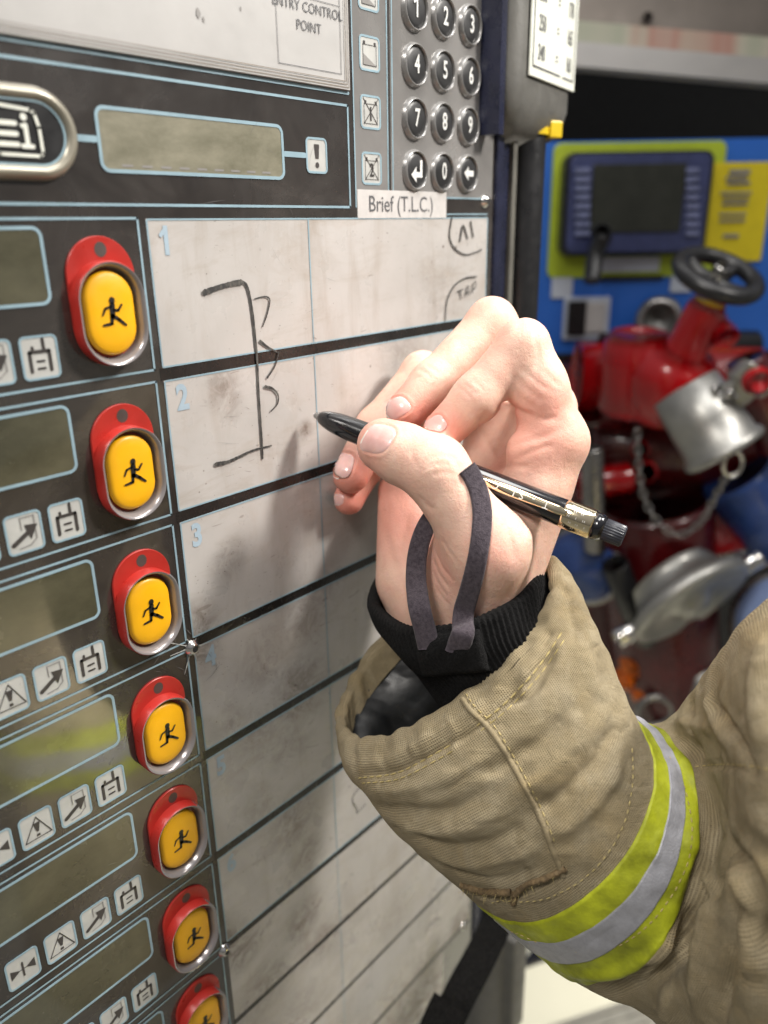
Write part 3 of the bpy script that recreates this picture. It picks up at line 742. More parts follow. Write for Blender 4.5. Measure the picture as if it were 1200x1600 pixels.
def surface_nets(fn, lo, hi, h):
    n=np.ceil((hi-lo)/h).astype(int)+1
    # coarse pass
    s=4; nc=n//s+2; X=[lo[i]+np.arange(nc[i])*h*s for i in range(3)]
    G=np.stack(np.meshgrid(*X,indexing='ij'),-1).reshape(-1,3); dc=fn(G).reshape(nc)
    near=np.abs(dc)<h*s*2.2
    full=np.zeros(tuple(nc*s),np.float32)
    ii=np.argwhere(near); sgn=np.where(dc>0,50.,-50.)
    full=np.repeat(np.repeat(np.repeat(sgn,s,0),s,1),s,2).astype(np.float32)
    off=np.stack(np.meshgrid(*[np.arange(s)]*3,indexing='ij'),-1).reshape(-1,3)
    cells=(ii[:,None,:]*s+off[None]).reshape(-1,3); pts=lo+cells*h
    vals=np.concatenate([fn(pts[k:k+400000]) for k in range(0,len(pts),400000)])
    full[cells[:,0],cells[:,1],cells[:,2]]=vals
    D=full; ins=D<0
    c=[ins[a:D.shape[0]-1+a,b:D.shape[1]-1+b,e_:D.shape[2]-1+e_] for a in(0,1) for b in(0,1) for e_ in(0,1)]
    cnt=sum(x.astype(np.int8) for x in c); act=(cnt>0)&(cnt<8)
    idx=-np.ones(act.shape,np.int64); A=np.argwhere(act); idx[tuple(A.T)]=np.arange(len(A))
    cor=[(a,b,e_) for a in(0,1) for b in(0,1) for e_ in(0,1)]
    acc=np.zeros((len(A),3)); num=np.zeros(len(A))
    for i in range(8):
        for j_ in range(i+1,8):
            u=np.array(cor[i]); v=np.array(cor[j_])
            if np.abs(u-v).sum()!=1: continue
            du=D[tuple((A+u).T)]; dv=D[tuple((A+v).T)]; m=(du<0)!=(dv<0)
            t=np.where(m,du/(du-dv+1e-12),0); pt=u+(v-u)*t[:,None]; acc[m]+=pt[m]; num[m]+=1
    V_=lo+(A+acc/num[:,None])*h
    F_=[]
    for ax in range(3):
        o=[0,0,0]; o[ax]=1; sl0=tuple(slice(1,D.shape[k]-1) if k!=ax else slice(0,D.shape[k]-1) for k in range(3))
        a0=ins[sl0]; sl1=tuple(slice(1,D.shape[k]-1) if k!=ax else slice(1,D.shape[k]) for k in range(3)); a1=ins[sl1]
        E_=np.argwhere(a0!=a1); base=E_.copy()
        for k in range(3):
            if k!=ax: base[:,k]+=1
        flip=a0[tuple(E_.T)]
        b1,b2=[k for k in range(3) if k!=ax]
        def g(d1,d2):
            q=base.copy(); q[:,b1]-=d1; q[:,b2]-=d2
            ok=(q>=0).all(1)&(q<np.array(idx.shape)).all(1); r=-np.ones(len(q),np.int64); r[ok]=idx[tuple(q[ok].T)]; return r
        q4=np.stack([g(0,0),g(1,0),g(1,1),g(0,1)],1)
        if ax==1: flip=~flip
        q4[flip]=q4[flip][:,::-1]; q4=q4[(q4>=0).all(1)]; F_.append(q4)
    return V_,np.vstack(F_)
def newton(V_,fn,it=3):
    for _ in range(it):
        e_=.15; d=fn(V_); g=np.stack([fn(V_+np.eye(3)[i]*e_)-fn(V_-np.eye(3)[i]*e_) for i in range(3)],1)/(2*e_)
        L_=np.maximum((g**2).sum(1),.2); V_=V_-g*(d/L_)[:,None]
    return V_
def cc_subdiv(V_,F_):
    o=mesh('t',V_,F_,'skin'); md=o.modifiers.new('s','SUBSURF'); md.levels=1
    dg=bpy.context.evaluated_depsgraph_get(); me=o.evaluated_get(dg).to_mesh()
    v=np.zeros(len(me.vertices)*3); me.vertices.foreach_get('co',v); f=np.zeros(len(me.loops),int); me.loops.foreach_get('vertex_index',f)
    v=v.reshape(-1,3); f=f.reshape(-1,4); o.evaluated_get(dg).to_mesh_clear(); m_=o.data; bpy.data.objects.remove(o); bpy.data.meshes.remove(m_)
    return v,f
def normals(V_,F_):
    n=np.zeros_like(V_); c=np.cross(V_[F_[:,2]]-V_[F_[:,0]],V_[F_[:,3]]-V_[F_[:,1]])
    for k in range(4): np.add.at(n,F_[:,k],c)
    return n/(np.linalg.norm(n,axis=1)[:,None]+1e-12)
class Cast:
    """rays from the lens in lens space (mm) onto a mesh"""
    def __init__(s,V_,F_): s.b=BVHTree.FromPolygons(V_.tolist(),[tuple(int(i) for i in f) for f in F_])
    def __call__(s,px,py):
        d=Vector(((px-600)/F,(800-py)/F,-1)).normalized(); r=s.b.ray_cast(Vector((0,0,0)),d)
        return (np.array(r[0]),np.array(r[1])) if r[0] is not None else (None,None)
    def near(s,p):
        r=s.b.find_nearest(Vector(p)); return np.array(r[0]),np.array(r[1])
def seg_dist(V_,pts):
    best=np.full(len(V_),1e9); tt=np.zeros(len(V_)); n=len(pts)-1
    for i in range(n):
        a,b=pts[i],pts[i+1]; ba=b-a; t=np.clip(((V_-a)@ba)/(ba@ba+1e-9),0,1); d=np.linalg.norm(V_-a-t[:,None]*ba,axis=1)
        m=d<best; best[m]=d[m]; tt[m]=(i+t[m])/n
    return best,tt
def emboss(V_,F_,lines,cast=None):
    """lines: (pixel polyline, width mm, height mm (negative = groove)); height fades at both ends"""
    cast=cast or Cast(V_,F_); Nn=normals(V_,F_); D=np.zeros(len(V_))
    for pts,wd,hh in lines:
        q=[]
        for x_,y_ in spline(np.array(pts,float),max(8,len(pts)*6)):
            c_,_=cast(x_,y_)
            if c_ is not None: q.append(c_)
        if len(q)<2: continue
        q=np.array(q); lo=q.min(0)-wd*3; hi=q.max(0)+wd*3; m=np.all((V_>lo)&(V_<hi),axis=1)
        d,t=seg_dist(V_[m],q); D[m]+=hh*np.exp(-(d/wd)**2)*np.clip(np.minimum(t,1-t)*5+.15,0,1)
    return V_+Nn*D[:,None]

lo=np.array([-22.,-165.,-400.]); hi=np.array([110.,110.,-255.])
HV,HF=surface_nets(hand_sdf,lo,hi,1.3)
HV=newton(HV,hand_sdf,2)
HV,HF=cc_subdiv(HV,HF)
HV=newton(HV,hand_sdf,2)
if (hand_sdf(HV[::50]+normals(HV,HF)[::50]*.5)).mean()<0: HF=HF[:,::-1].copy()
hc0=Cast(HV,HF)
creases=[
 # thumb joint
 ([(668,720),(688,712),(706,716),(716,728)],1.3,-.22),([(664,732),(684,724),(706,728)],1.0,-.20),([(672,745),(690,738),(712,742)],1.0,-.18),
 ([(640,700),(646,716),(656,735)],1.2,-.15),([(716,722),(722,742),(718,762)],1.2,-.22),([(654,775),(668,790),(682,798)],1.2,-.3),
 
 # thumb base wrinkles beside the strap
 ([(680,860),(690,885),(706,905)],1.1,-.35),([(676,872),(686,898),(704,922)],1.0,-.35),([(676,892),(686,915),(700,935)],1.0,-.30),([(680,915),(690,932),(702,946)],1.0,-.28),
 ([(690,842),(702,862),(716,882)],1.1,-.22),
 # index finger creases
 ([(714,602),(726,612),(738,624)],1.0,-.22),([(722,598),(734,607),(746,618)],.9,-.20),([(738,594),(748,602),(756,612)],.9,-.16),
 ([(842,505),(838,530),(842,560),(835,592)],1.5,-.30),
 ([(775,640),(790,632),(812,643),(838,652)],1.5,-.7),([(838,652),(855,655),(872,652)],1.2,-.35),
 ([(800,585),(826,610),(850,628)],1.3,-.25),([(812,572),(836,594),(862,612)],1.2,-.22),([(846,575),(862,592),(880,606)],1.1,-.2),([(806,615),(822,628),(842,640)],1.1,-.2),
 ([(790,700),(820,690),(850,682),(880,668)],1.4,-.28),([(800,720),(830,706),(866,694)],1.3,-.3),([(775,735),(800,728),(828,730)],1.3,-.35),
 # middle finger creases
 ([(655,575),(666,583),(678,592)],1.0,-.2),([(664,568),(675,576),(688,584)],.9,-.2),([(690,560),(700,568),(708,578)],.9,-.12),
 ([(800,490),(812,500),(806,520)],1.6,-.25),
 # thenar / palm folds
 ([(760,640),(752,665),(762,695),(776,720)],1.7,-.5),([(720,690),(740,680),(755,672)],1.4,-.4),
 ([(800,795),(792,820),(800,850),(806,880)],1.8,-.45),([(598,820),(612,870),(630,915),(636,960)],2.2,-.35),([(640,800),(628,850),(640,900)],2.0,-.4),
 # tendons on the wrist side
 ([(850,740),(838,800),(818,860)],3.2,.5),([(880,640),(900,670),(890,720)],2.5,.25),
]
HV=emboss(HV,HF,[(a,b,c*1.15) for a,b,c in creases],hc0)
# nails: bed recessed a little into the finger
NAILS=[('thumb',(591,686),(-22,-5),(-13,22)),('index',(682,664),(-14,9),(9,12)),('middle',(620,637),(-18,10),(10,13)),('ring',(537,728),(-6,21),(16,3)),('little',(528,780),(-2,9),(10,1))]
def nail_xy(c_,a_,b_,t_,r_=1.):
    ct,st_=math.cos(t_),math.sin(t_); ex=3.0; k=(abs(ct)**ex+abs(st_)**ex)**(-1/ex)
    return c_[0]+r_*k*(ct*a_[0]+st_*b_[0]), c_[1]+r_*k*(ct*a_[1]+st_*b_[1])
castn=Cast(HV,HF)
folds=[]
for nm,c_,a_,b_ in NAILS:
    folds.append(([nail_xy(c_,a_,b_,t_,1.13) for t_ in np.linspace(.9,2*math.pi-.9,14)],.75,.32))
    folds.append(([nail_xy(c_,a_,b_,t_,1.0) for t_ in np.linspace(.7,2*math.pi-.7,14)],.55,-.22))
HV=emboss(HV,HF,folds,castn)
cast=Cast(HV,HF); Nn=normals(HV,HF)
flush=np.zeros(len(HV))
for p_,r_,a_ in((J['TT'],15,.7),(J['IT'],14,.9),(J['MTt'],14,.9),(J['RT'],15,1.),(J['LT'],14,1.),(J['RD'],11,.4),(J['TI'],11,.25),(J['IM']+np.array([-8,2,6]),22,.45),(C(790,655,.31),16,.7),(C(740,700,.32),20,.8),(C(620,800,.34),26,.5),(J['ID'],9,.3),(J['MP'],12,.2),(C(775,850,.28),13,.35),(J['IP'],10,.35),(J['MP'],10,.35),(J['IM'],12,.35),(C(860,640,.29),16,.45),(C(700,880,.30),16,.35)):
    d=np.linalg.norm(HV-p_,axis=1); flush=np.maximum(flush,a_*np.clip(1-(d/r_)**2,0,1))
person=mesh('person',c2w(HV),HF,'skin',None,True,loc=c2w(J['W']))
at=person.data.attributes.new('flush','FLOAT','POINT'); at.data.foreach_set('value',flush.astype(np.float32))
tag(person,'bare hand of a person in a worn tan protective jacket writing with a black marker','person')
for nm,c_,a_,b_ in NAILS:
    rr=np.linspace(0,1,11); th=np.linspace(0,2*np.pi,48,endpoint=False); v=[]
    for r_ in rr:
        for t_ in th:
            p_,n_=castn(*nail_xy(c_,a_,b_,t_,r_))
            if p_ is None or (v and (np.linalg.norm(p_-v[0])>13 or abs(p_[2]-v[-1][2])>2.2 or abs(p_[2]-v[0][2])>6)): p_,n_=castn.near(v[-1])
            ct=math.cos(t_)
            v.append(p_+n_*(.30*(1-r_**3)+.06+(.22*max(0,ct)*r_**3)-(.28 if r_>.99 and ct<.5 else 0)))
    v=np.array(v); gf=grid_faces(len(rr),len(th),cv=True)
    nf=mesh('fingernail',c2w(v),gf,'nail',person); nf.data.materials.append(MT['nail_edge'])
    nt=len(th)
    for k_,pl_ in enumerate(nf.data.polygons):
        r_i,t_i=k_//nt,k_%nt
        if rr[r_i]*math.cos(th[t_i])>.80: pl_.material_index=1

# ------------------------------------------------------------------ jacket sleeve
# rings: left silhouette px, right silhouette px, depth, near-side image shift px, half depth (mm)
RG=[ # Lx,Ly,Ld, Rx,Ry,Rd, nx,ny, nd
 (527,1152,.335, 866,872,.318, 55,82, 40),
 (536,1196,.330, 886,893,.314, 58,80, 42),
 (568,1234,.325, 905,930,.310, 60,80, 44),
 (608,1287,.322, 926,990,.306, 64,80, 46),
 (665,1341,.320, 952,1052,.304, 74,92, 47),
 (735,1397,.320, 985,1122,.303, 88,108, 47),
 (790,1440,.316, 1010,1136,.302, 106,120, 46),
 (845,1492,.312, 1030,1142,.300, 112,104, 44),
 (905,1530,.308, 1048,1140,.298, 116,88, 42),
 (985,1565,.302, 1068,1118,.294, 92,56, 50),
 (1062,1640,.296, 1092,1070,.290, 66,22, 58),
 (1120,1720,.290, 1130,1010,.284, 44,-10, 64),
 (1200,1790,.285, 1190,958,.280, 24,-36, 66),
 (1330,1820,.282, 1300,900,.276, 10,-50, 66),
 (1500,1830,.280, 1450,860,.272, 0,-60, 66)]
NS,NT=330,300
RGa=np.array(RG,float)
Rs=spline(RGa,NS)                                  # s axis
def sleeve_pt(r,th,inset=0.0):
    """r: ring row(s) (n,9); th angles -> (n,nt,3) lens mm"""
    L_=np.stack([(r[:,0]-600)/F*r[:,2],(800-r[:,1])/F*r[:,2],-r[:,2]],1)*1000
    R_=np.stack([(r[:,3]-600)/F*r[:,5],(800-r[:,4])/F*r[:,5],-r[:,5]],1)*1000
    Cc=(L_+R_)/2; A=(R_-L_)/2
    dc=(r[:,2]+r[:,5])/2
    # point on the near side: centre moved by the image shift and nearer by nd
    cx,cy=(r[:,0]+r[:,3])/2,(r[:,1]+r[:,4])/2; dn=dc-r[:,8]/1000
    Np=np.stack([(cx+r[:,6]-600)/F*dn,(800-cy-r[:,7])/F*dn,-dn],1)*1000-Cc
    c_,s_=np.cos(th),np.sin(th)
    e=1-inset
    return Cc[:,None]+e*(A[:,None]*c_[None,:,None]+Np[:,None]*s_[None,:,None])
TH=np.linspace(0,2*np.pi,NT,endpoint=False)
SV=sleeve_pt(Rs,TH)                                # (NS,NT,3)
ax0=(SV[0].mean(0)-SV[8].mean(0)); ax0/=np.linalg.norm(ax0)
# rolled hem in front of ring 0 and the inner turn-back
c0=SV[0].mean(0); hem=[]
for k in range(1,15):
    a=math.pi*k/14; rr=3.2
    out=SV[0]-c0; out/=np.linalg.norm(out,axis=1)[:,None]
    hem.append(SV[0]-out*(rr*(1-math.cos(a)))+ax0*rr*math.sin(a))
for k in range(1,9): hem.append(hem[13]-ax0*1.6*k+out*(.45*k))
H_=np.array(hem[::-1]); GV=np.concatenate([H_,SV],0)
ns=len(GV); nh=len(H_)
V0=GV.reshape(-1,3).copy(); FC=np.array(grid_faces(ns,NT,cv=True))
q0=V0[FC[3000+NT*40]]; 
# world-scale uv
du=np.r_[0,np.cumsum(np.linalg.norm(np.diff(GV.mean(1),axis=0),axis=1)+.0)]
du=np.r_[0,np.cumsum(np.linalg.norm(np.diff(GV[:,75],axis=0),axis=1))]/1000
per=.36
UV=np.stack([np.repeat(du,NT),np.tile(TH/(2*np.pi)*per,ns)],1)
n0=normals(V0,FC); cen=np.repeat(GV.mean(1),NT,axis=0)
if ((V0-cen)*n0).sum(1)[NT*120:].mean()<0: FC=FC[:,::-1]
castS=Cast(V0,FC)
W1=[ # cuff wrinkles traced over the cloth: (polyline, width, height)
 ([(722,1390),(760,1401),(800,1403),(840,1388),(886,1366)],1.6,-1.3),
 ([(560,1212),(620,1205),(680,1175),(740,1140),(790,1100),(840,1045),(880,985)],2.0,-1.1),      # stitch line dip
 ([(552,1196),(610,1185),(680,1150),(740,1110),(800,1055),(850,990),(876,930)],3.4,1.0),
 ([(575,1238),(650,1230),(720,1205),(770,1180)],3.2,.9),
 ([(590,1262),(650,1270),(710,1262),(760,1235)],3.5,-1.4),
 ([(610,1285),(670,1300),(740,1290),(790,1262)],3.5,1.1),
 ([(640,1300),(700,1325),(770,1315),(820,1290)],3.0,-1.2),
 ([(668,1330),(720,1352),(790,1345),(850,1320)],3.0,.9),
 ([(690,1352),(740,1372),(800,1372),(850,1352)],2.2,-.9),
 ([(740,1210),(790,1190),(850,1150),(900,1100)],3.5,-1.5),
 ([(800,1240),(850,1210),(905,1160),(940,1110)],4.0,1.3),
 ([(830,1275),(880,1240),(930,1190),(965,1130)],3.5,-1.4),
 ([(850,1310),(900,1285),(945,1235),(972,1180)],3.5,1.1),
 ([(790,1100),(825,1085),(850,1050),(870,1010)],2.6,-1.2),([(760,1075),(790,1050),(815,1012),(835,975)],2.4,.9),
 ([(880,930),(895,965),(900,1010)],3.0,-.9),([(905,1000),(925,1050),(940,1100)],3.5,.9),
 ([(700,1110),(712,1145),(705,1180)],2.0,.8),([(640,1150),(650,1185),(640,1215)],2.2,.7),([(590,1170),(600,1200),(588,1225)],2.2,-.7),
 ([(840,1030),(820,1060),(812,1095)],2.0,.8),([(860,985),(846,1015)],2.0,-.8),
 # edge of the band, step where the cloth tucks under
 ([(770,1460),(850,1506),(940,1520),(1030,1480),(1090,1405),(1112,1320),(1095,1240),(1055,1175)],3.0,1.4),
 ([(880,1540),(955,1552),(1030,1520),(1085,1450),(1122,1375),(1132,1300),(1112,1225)],3.6,-2.2),
 # elbow gathers
 ([(1070,1190),(1100,1260),(1112,1330),(1100,1400)],4.,-2.6),
 ([(1100,1330),(1080,1420),(1050,1500),(1030,1560)],4.5,-3.2),([(1060,1480),(1040,1540),(1045,1600)],4.,2.6),
 ([(1115,1340),(1110,1420),(1095,1500),(1090,1590)],4.5,2.8),([(1135,1350),(1145,1430),(1135,1510),(1120,1600)],4.0,-3.0),
 ([(1140,1330),(1165,1400),(1175,1480),(1170,1590)],5.0,2.6),([(1120,1300),(1160,1350),(1190,1420),(1215,1500)],3.6,-2.6),
 ([(1150,1400),(1185,1450),(1230,1480)],3.4,-2.4),([(1150,1300),(1190,1330),(1230,1340)],3.4,-1.8),([(1130,1480),(1160,1520),(1200,1530)],3.,-1.6),
 ([(1112,1095),(1130,1120),(1160,1170),(1178,1215)],2.0,-1.6),([(1100,1080),(1120,1130),(1140,1170)],4.5,1.6),
 ([(1045,1150),(1075,1170),(1100,1180)],4.,-2.0),([(1060,1125),(1090,1135),(1120,1140)],3.5,1.5),([(1080,1200),(1130,1196),(1200,1208)],1.4,-.7),
 ([(1085,1060),(1075,1100),(1080,1150)],4.,-2.2),([(1190,1000),(1180,1100),(1200,1180)],6.,1.5),
 ([(1000,1545),(1030,1500),(1050,1450)],4.,2.0),([(940,1545),(985,1530),(1020,1500)],3.,-1.5),
]
rw=np.random.RandomState(4); W2=[]
for k in range(70):
    s0=rw.uniform(0,1); x0,y0=rw.uniform(560,1180),rw.uniform(900,1580); L0=rw.uniform(25,80)
    if x0>1060 and y0<1330: continue
    # local ring direction: chord from lower left to upper right, bending round the arm
    a0=math.atan2(-.68,.74)+rw.normal(0,.35)+ (.5 if x0<760 else 0) - (.9 if x0>1080 else 0)
    W2.append(([(x0,y0),(x0+L0*.5*math.cos(a0)+rw.normal(0,4),y0+L0*.5*math.sin(a0)+rw.normal(0,4)),(x0+L0*math.cos(a0),y0+L0*math.sin(a0))],rw.uniform(.6,1.5),rw.choice([-1,-1,1])*rw.uniform(.15,.5)))
V1=emboss(V0,FC,[(a,b*.78,c*1.5) for a,b,c in W1]+W2,castS)
# small irregularity of the heavy cloth
def vnoise(p,s,seed):
    rs=np.random.RandomState(seed); k=rs.randn(14,3)*s; ph=rs.rand(14)*6.28; return (np.sin(p@k.T+ph)).sum(1)/math.sqrt(14)
NN=normals(V1,FC); V1=V1+NN*(vnoise(V1,.07,1)*.4+vnoise(V1,.22,2)*.32+vnoise(V1,.5,3)*.12)[:,None]
# scalloped hem
w_h=np.zeros(ns); w_h[:nh]=1; w_h[nh:nh+30]=np.linspace(1,0,30); wv=np.repeat(w_h,NT)
tt=np.tile(TH,ns); V1=V1+NN*(wv*(.45*np.sin(tt*17+2*np.sin(tt*3))+.3*np.sin(tt*31+1)))[:,None]
sleeve=mesh('jacket_sleeve',c2w(V1),FC,'khaki',person,True,uvs=UV)
castT=Cast(V1,FC); NN=normals(V1,FC)
# lining
G_=V1.reshape(ns,NT,3); N_=NN.reshape(ns,NT,3); LV2=(G_[nh+3:nh+160]-N_[nh+3:nh+160]*np.interp(np.arange(157),[0,20,60],[2.6,4.5,6.0])[:,None,None]).reshape(-1,3)
LV2=LV2-N_[nh+3:nh+160].reshape(-1,3)*((vnoise(LV2,.10,8)*.5+vnoise(LV2,.25,9)*.3)[:,None])
lf=np.array(grid_faces(157,NT,cv=True))
mesh('sleeve_lining',c2w(LV2),lf,'lining',sleeve)
# reflective band: offset patch between two rings, silver strip on top
def ringidx(k): return int(round(k/(len(RG)-1)*(NS-1)))+nh
def band(i0,i1,f0,f1,off,mat,name,parent,edge=.25):
    G=V1.reshape(ns,NT,3); Nr=NN.reshape(ns,NT,3); K=int((i1-i0)*(f1-f0)*1.3)+2
    ii=np.linspace(i0+(i1-i0)*f0,i0+(i1-i0)*f1,K); a=np.floor(ii).astype(int); t=(ii-a)[:,None,None]
    p=G[a]*(1-t)+G[a+1]*t; nrm=Nr[a]*(1-t)+Nr[a+1]*t
    o=np.full(K,off); o[0]=-.1; o[-1]=-.1
    wob=(vnoise(p.reshape(-1,3),.35,5).reshape(K,NT)*.10)
    v=p+nrm*(o[:,None]+wob)[:,:,None]
    uv=np.stack([np.repeat(np.linspace(0,.05,K),NT),np.tile(TH*.06,K)],1)
    f=np.array(grid_faces(K,NT,cv=True)); 
    if not np.array_equal(FC[0],grid_faces(ns,NT,cv=True)[0]): f=f[:,::-1]
    return mesh(name,c2w(v.reshape(-1,3)),f,mat,parent,True,uvs=uv)
i0,i1=ringidx(5),ringidx(7.25)
bnd=band(i0,i1,0,1,.75,'hivis','reflective_band',sleeve)
band(i0,i1,.25,.60,1.2,'silver','silver_strip',bnd)
# stitching and piping
def on_surface(cs,px,off,n=60):
    out=[]
    for x_,y_ in spline(np.array(px,float),n):
        p_,n_=cs(x_,y_)
        if p_ is not None: out.append(p_+n_*off)
    return np.array(out)
def run(name,px,off,r,mat,parent,n=60,cs=None):
    p_=on_surface(cs or castT,px,off,n); return mesh(name,*tube(c2w(p_),r/1000,8),mat,parent)
run('side_seam',[(722,1092),(735,1110),(765,1140),(792,1180),(820,1230),(845,1280),(862,1325),(880,1368)],-.15,1.15,'khaki',sleeve,90)
def stitches(name,paths,mat,parent,L_=2.3,gap=1.2,r=.24,off=.12,cs=None):
    b_=MB()
    for px in paths:
        p_=on_surface(cs or castT,px,off,200)
        if len(p_)<3: continue
        s_=np.r_[0,np.cumsum(np.linalg.norm(np.diff(p_,axis=0),axis=1))]; x=0
        while x<s_[-1]-L_:
            q=np.array([[np.interp(x+L_*f_,s_,p_[:,k]) for k in range(3)] for f_ in np.linspace(0,1,5)])
            b_.add(*tube(c2w(q),r/1000*np.array([.4,1,1.1,1,.4]),6)); x+=L_+gap
    return b_.build(name,mat,parent)
castB=castT
stitches('hem_stitching',[[(560,1216),(620,1208),(680,1178),(715,1158)],[(745,1134),(790,1098),(840,1043),(880,985)]],'thread',sleeve,3.0,1.0,.34,.1)
stitches('hem_stitching',[[(566,1224),(624,1217),(684,1187),(716,1168)],[(752,1142),(796,1106),(847,1050),(887,992)]],'thread',sleeve,3.0,1.0,.26,.1)
stitches('seam_stitching',[[(728,1084),(742,1104),(772,1134),(799,1176),(827,1226),(852,1278),(870,1325)]],'thread',sleeve,1.8,1.2,.2,.15)
stitches('tape_stitching',[[(770,1408),(850,1402),(915,1368),(965,1305),(985,1230),(984,1165)],[(800,1452),(870,1478),(945,1482),(1010,1445),(1058,1380),(1080,1310),(1070,1240),(1045,1185)]],'thread',sleeve,1.6,1.3,.2,.95)
stitches('panel_stitching',[[(1085,1198),(1130,1194),(1180,1198),(1230,1210)]],'thread',sleeve,1.6,1.2,.2,.1)
# torn, browned lower edge above the band
tb=MB()
for px,r in(([(722,1382),(760,1392),(800,1392)],1.3),([(805,1395),(825,1380),(850,1372),(884,1356)],1.1),([(800,1394),(806,1404),(802,1412)],1.0)):
    p_=on_surface(castT,px,.4,40); tb.add(*tube(c2w(p_),r/1000*(.75+.4*np.random.rand(len(p_))),10))
tb.build('torn_hem','torn',sleeve)
ft=MB()
for k in range(70):
    u_=random.random(); bx_,by_=np.array([(722,1386),(800,1396),(884,1358)],float)[0 if u_<.5 else 1]*(1-(u_*2)%1)+np.array([(722,1386),(800,1396),(884,1358)],float)[1 if u_<.5 else 2]*((u_*2)%1)
    p_,n_=castT(bx_,by_)
    if p_ is None: continue
    d_=np.random.randn(3)*1.2+n_*1.2; ft.add(*tube(c2w(np.array([p_,p_+d_*.6,p_+d_+np.random.randn(3)*.5])),[.0001,.00008,.00004],5))
ft.build('frayed_threads','thread',sleeve)

# ------------------------------------------------------------------ knitted wristlet and thumb loop
KR=[ (577,936,.343, 850,868,.322, 8,84,46),(590,968,.342, 857,905,.322, 9,84,45),(614,1002,.340, 864,945,.322, 10,72,42),(650,1044,.338, 874,1000,.321, 10,60,38),(700,1120,.334, 900,1080,.320, 14,50,36),(750,1210,.332, 930,1160,.318, 34,80,34)]
Ks=spline(np.array(KR,float),90); NK=440; TK=np.linspace(0,2*np.pi,NK,endpoint=False)
KV=sleeve_pt(Ks,TK); kc=KV.mean(1,keepdims=True); out=KV-kc; out/=np.linalg.norm(out,axis=2,keepdims=True)
rib=.42*np.sin(TK*104+.5*np.sin(TK*5))[None,:,None]; KV=KV+out*(rib+vnoise(KV.reshape(-1,3),.12,11).reshape(90,NK,1)*.7)
kax=(KV[0].mean(0)-KV[8].mean(0)); kax/=np.linalg.norm(kax); kh=[]
for k in range(1,11):
    a=math.pi*k/10; kh.append(KV[0]-out[0]*(2.4*(1-math.cos(a)))+kax*2.4*math.sin(a)*1.0)
for k in range(1,12): kh.append(kh[9]-kax*1.5*k-out[0]*.1*k)
KV=np.concatenate([np.array(kh[::-1]),KV],0)
kf=np.array(grid_faces(len(KV),NK,cv=True))
if not np.array_equal(FC[0],grid_faces(ns,NT,cv=True)[0]): kf=kf[:,::-1]
knit_o=mesh('knitted_wristlet',c2w(KV.reshape(-1,3)),kf,'knit',person)
castK=Cast(KV.reshape(-1,3),kf)
def ribbon(name,pts,wvec,wid,th,mat,parent):
    """pts lens mm, wvec across direction per point, rounded flat ribbon"""
    n_=len(pts); tan=np.gradient(pts,axis=0); tan/=np.linalg.norm(tan,axis=1)[:,None]
    w_=wvec-tan*(wvec*tan).sum(1)[:,None]; w_/=np.linalg.norm(w_,axis=1)[:,None]; nr=np.cross(tan,w_)
    prof=[(x_,y_) for x_,y_ in rrect(1,th/np.mean(wid),.48*th/np.mean(wid),3)]
    v=np.concatenate([pts[:,None]+ (np.array([q[0] for q in prof])[None,:,None]*wid[:,None,None])*w_[:,None]+(np.array([q[1] for q in prof])[None,:,None]*wid[:,None,None])*nr[:,None]],0)
    m_=len(prof); f=grid_faces(n_,m_,cv=True)+[tuple(range(m_))[::-1],tuple(range((n_-1)*m_,n_*m_))]
    v=v.reshape(-1,3); return mesh(name,c2w(v),f,mat,parent)
castH=Cast(HV,HF)
def strap_path(spec,n):
    s_=spline(np.array(spec,float),n); pts=[];nm=[]
    for x_,y_,o_ in s_:
        p_,n_=castH(x_,y_); pk,nk=castK(x_,y_)
        if p_ is None or (pk is not None and pk[2]>p_[2]): p_,n_=pk,nk
        pts.append(p_+n_*o_); nm.append(n_)
    pts=np.array(pts)
    for it in range(26):
        pts[1:-1]=(pts[:-2]+pts[1:-1]*2+pts[2:])/4
        if it%2:
            for i_ in range(n):
                for cs_ in(castH,):
                    a_,b_=cs_.near(pts[i_]); sd=(pts[i_]-a_)@b_
                    if -8<sd<1.25: pts[i_]=a_+b_*1.25
    return pts,np.array(nm)
p1,n1=strap_path([(726,733,1.2),(738,752,1.3),(749,782,1.3),(753,815,1.3),(750,860,1.4),(742,900,2.0),(732,940,3.0),(724,970,3.),(716,1000,1.6)],70)
e3,_=castK(722,988); e4,_=castK(714,1018); p1=spline(np.vstack([p1[:58:6],p1[56:57]*.5+(e3+np.array([0,0,1.8]))*.5,e3+np.array([0,0,2.9]),e4+np.array([-.4,0,1.0])]),70)
t1=np.gradient(p1,axis=0); n1=n1*.35+np.array([-.1,.1,.65]); w1=np.cross(t1,n1); w1/=np.linalg.norm(w1,axis=1)[:,None]
for _ in range(12): w1[1:-1]=(w1[:-2]+w1[1:-1]*2+w1[2:])/4
lp=ribbon('thumb_loop',p1,w1,np.interp(np.linspace(0,1,70),[0,.2,.5,.8,1],[7.2,7.,7.,8.0,8.6]),2.0,'strap',knit_o)
e1,_=castK(670,1012); e2,_=castK(664,985)
p2=spline(np.array([C(716,762,.306),C(690,788,.303),C(666,822,.300),C(653,862,.2985),C(650,905,.296),C(655,948,.2895),e2+np.array([0,0,3.0]),e1+np.array([0,0,1.0])]),60); n2=np.tile([-.35,.1,.9],(60,1))
t2=np.gradient(p2,axis=0); w2=np.cross(t2,n2); w2/=np.linalg.norm(w2,axis=1)[:,None]
for _ in range(12): w2[1:-1]=(w2[:-2]+w2[1:-1]*2+w2[2:])/4
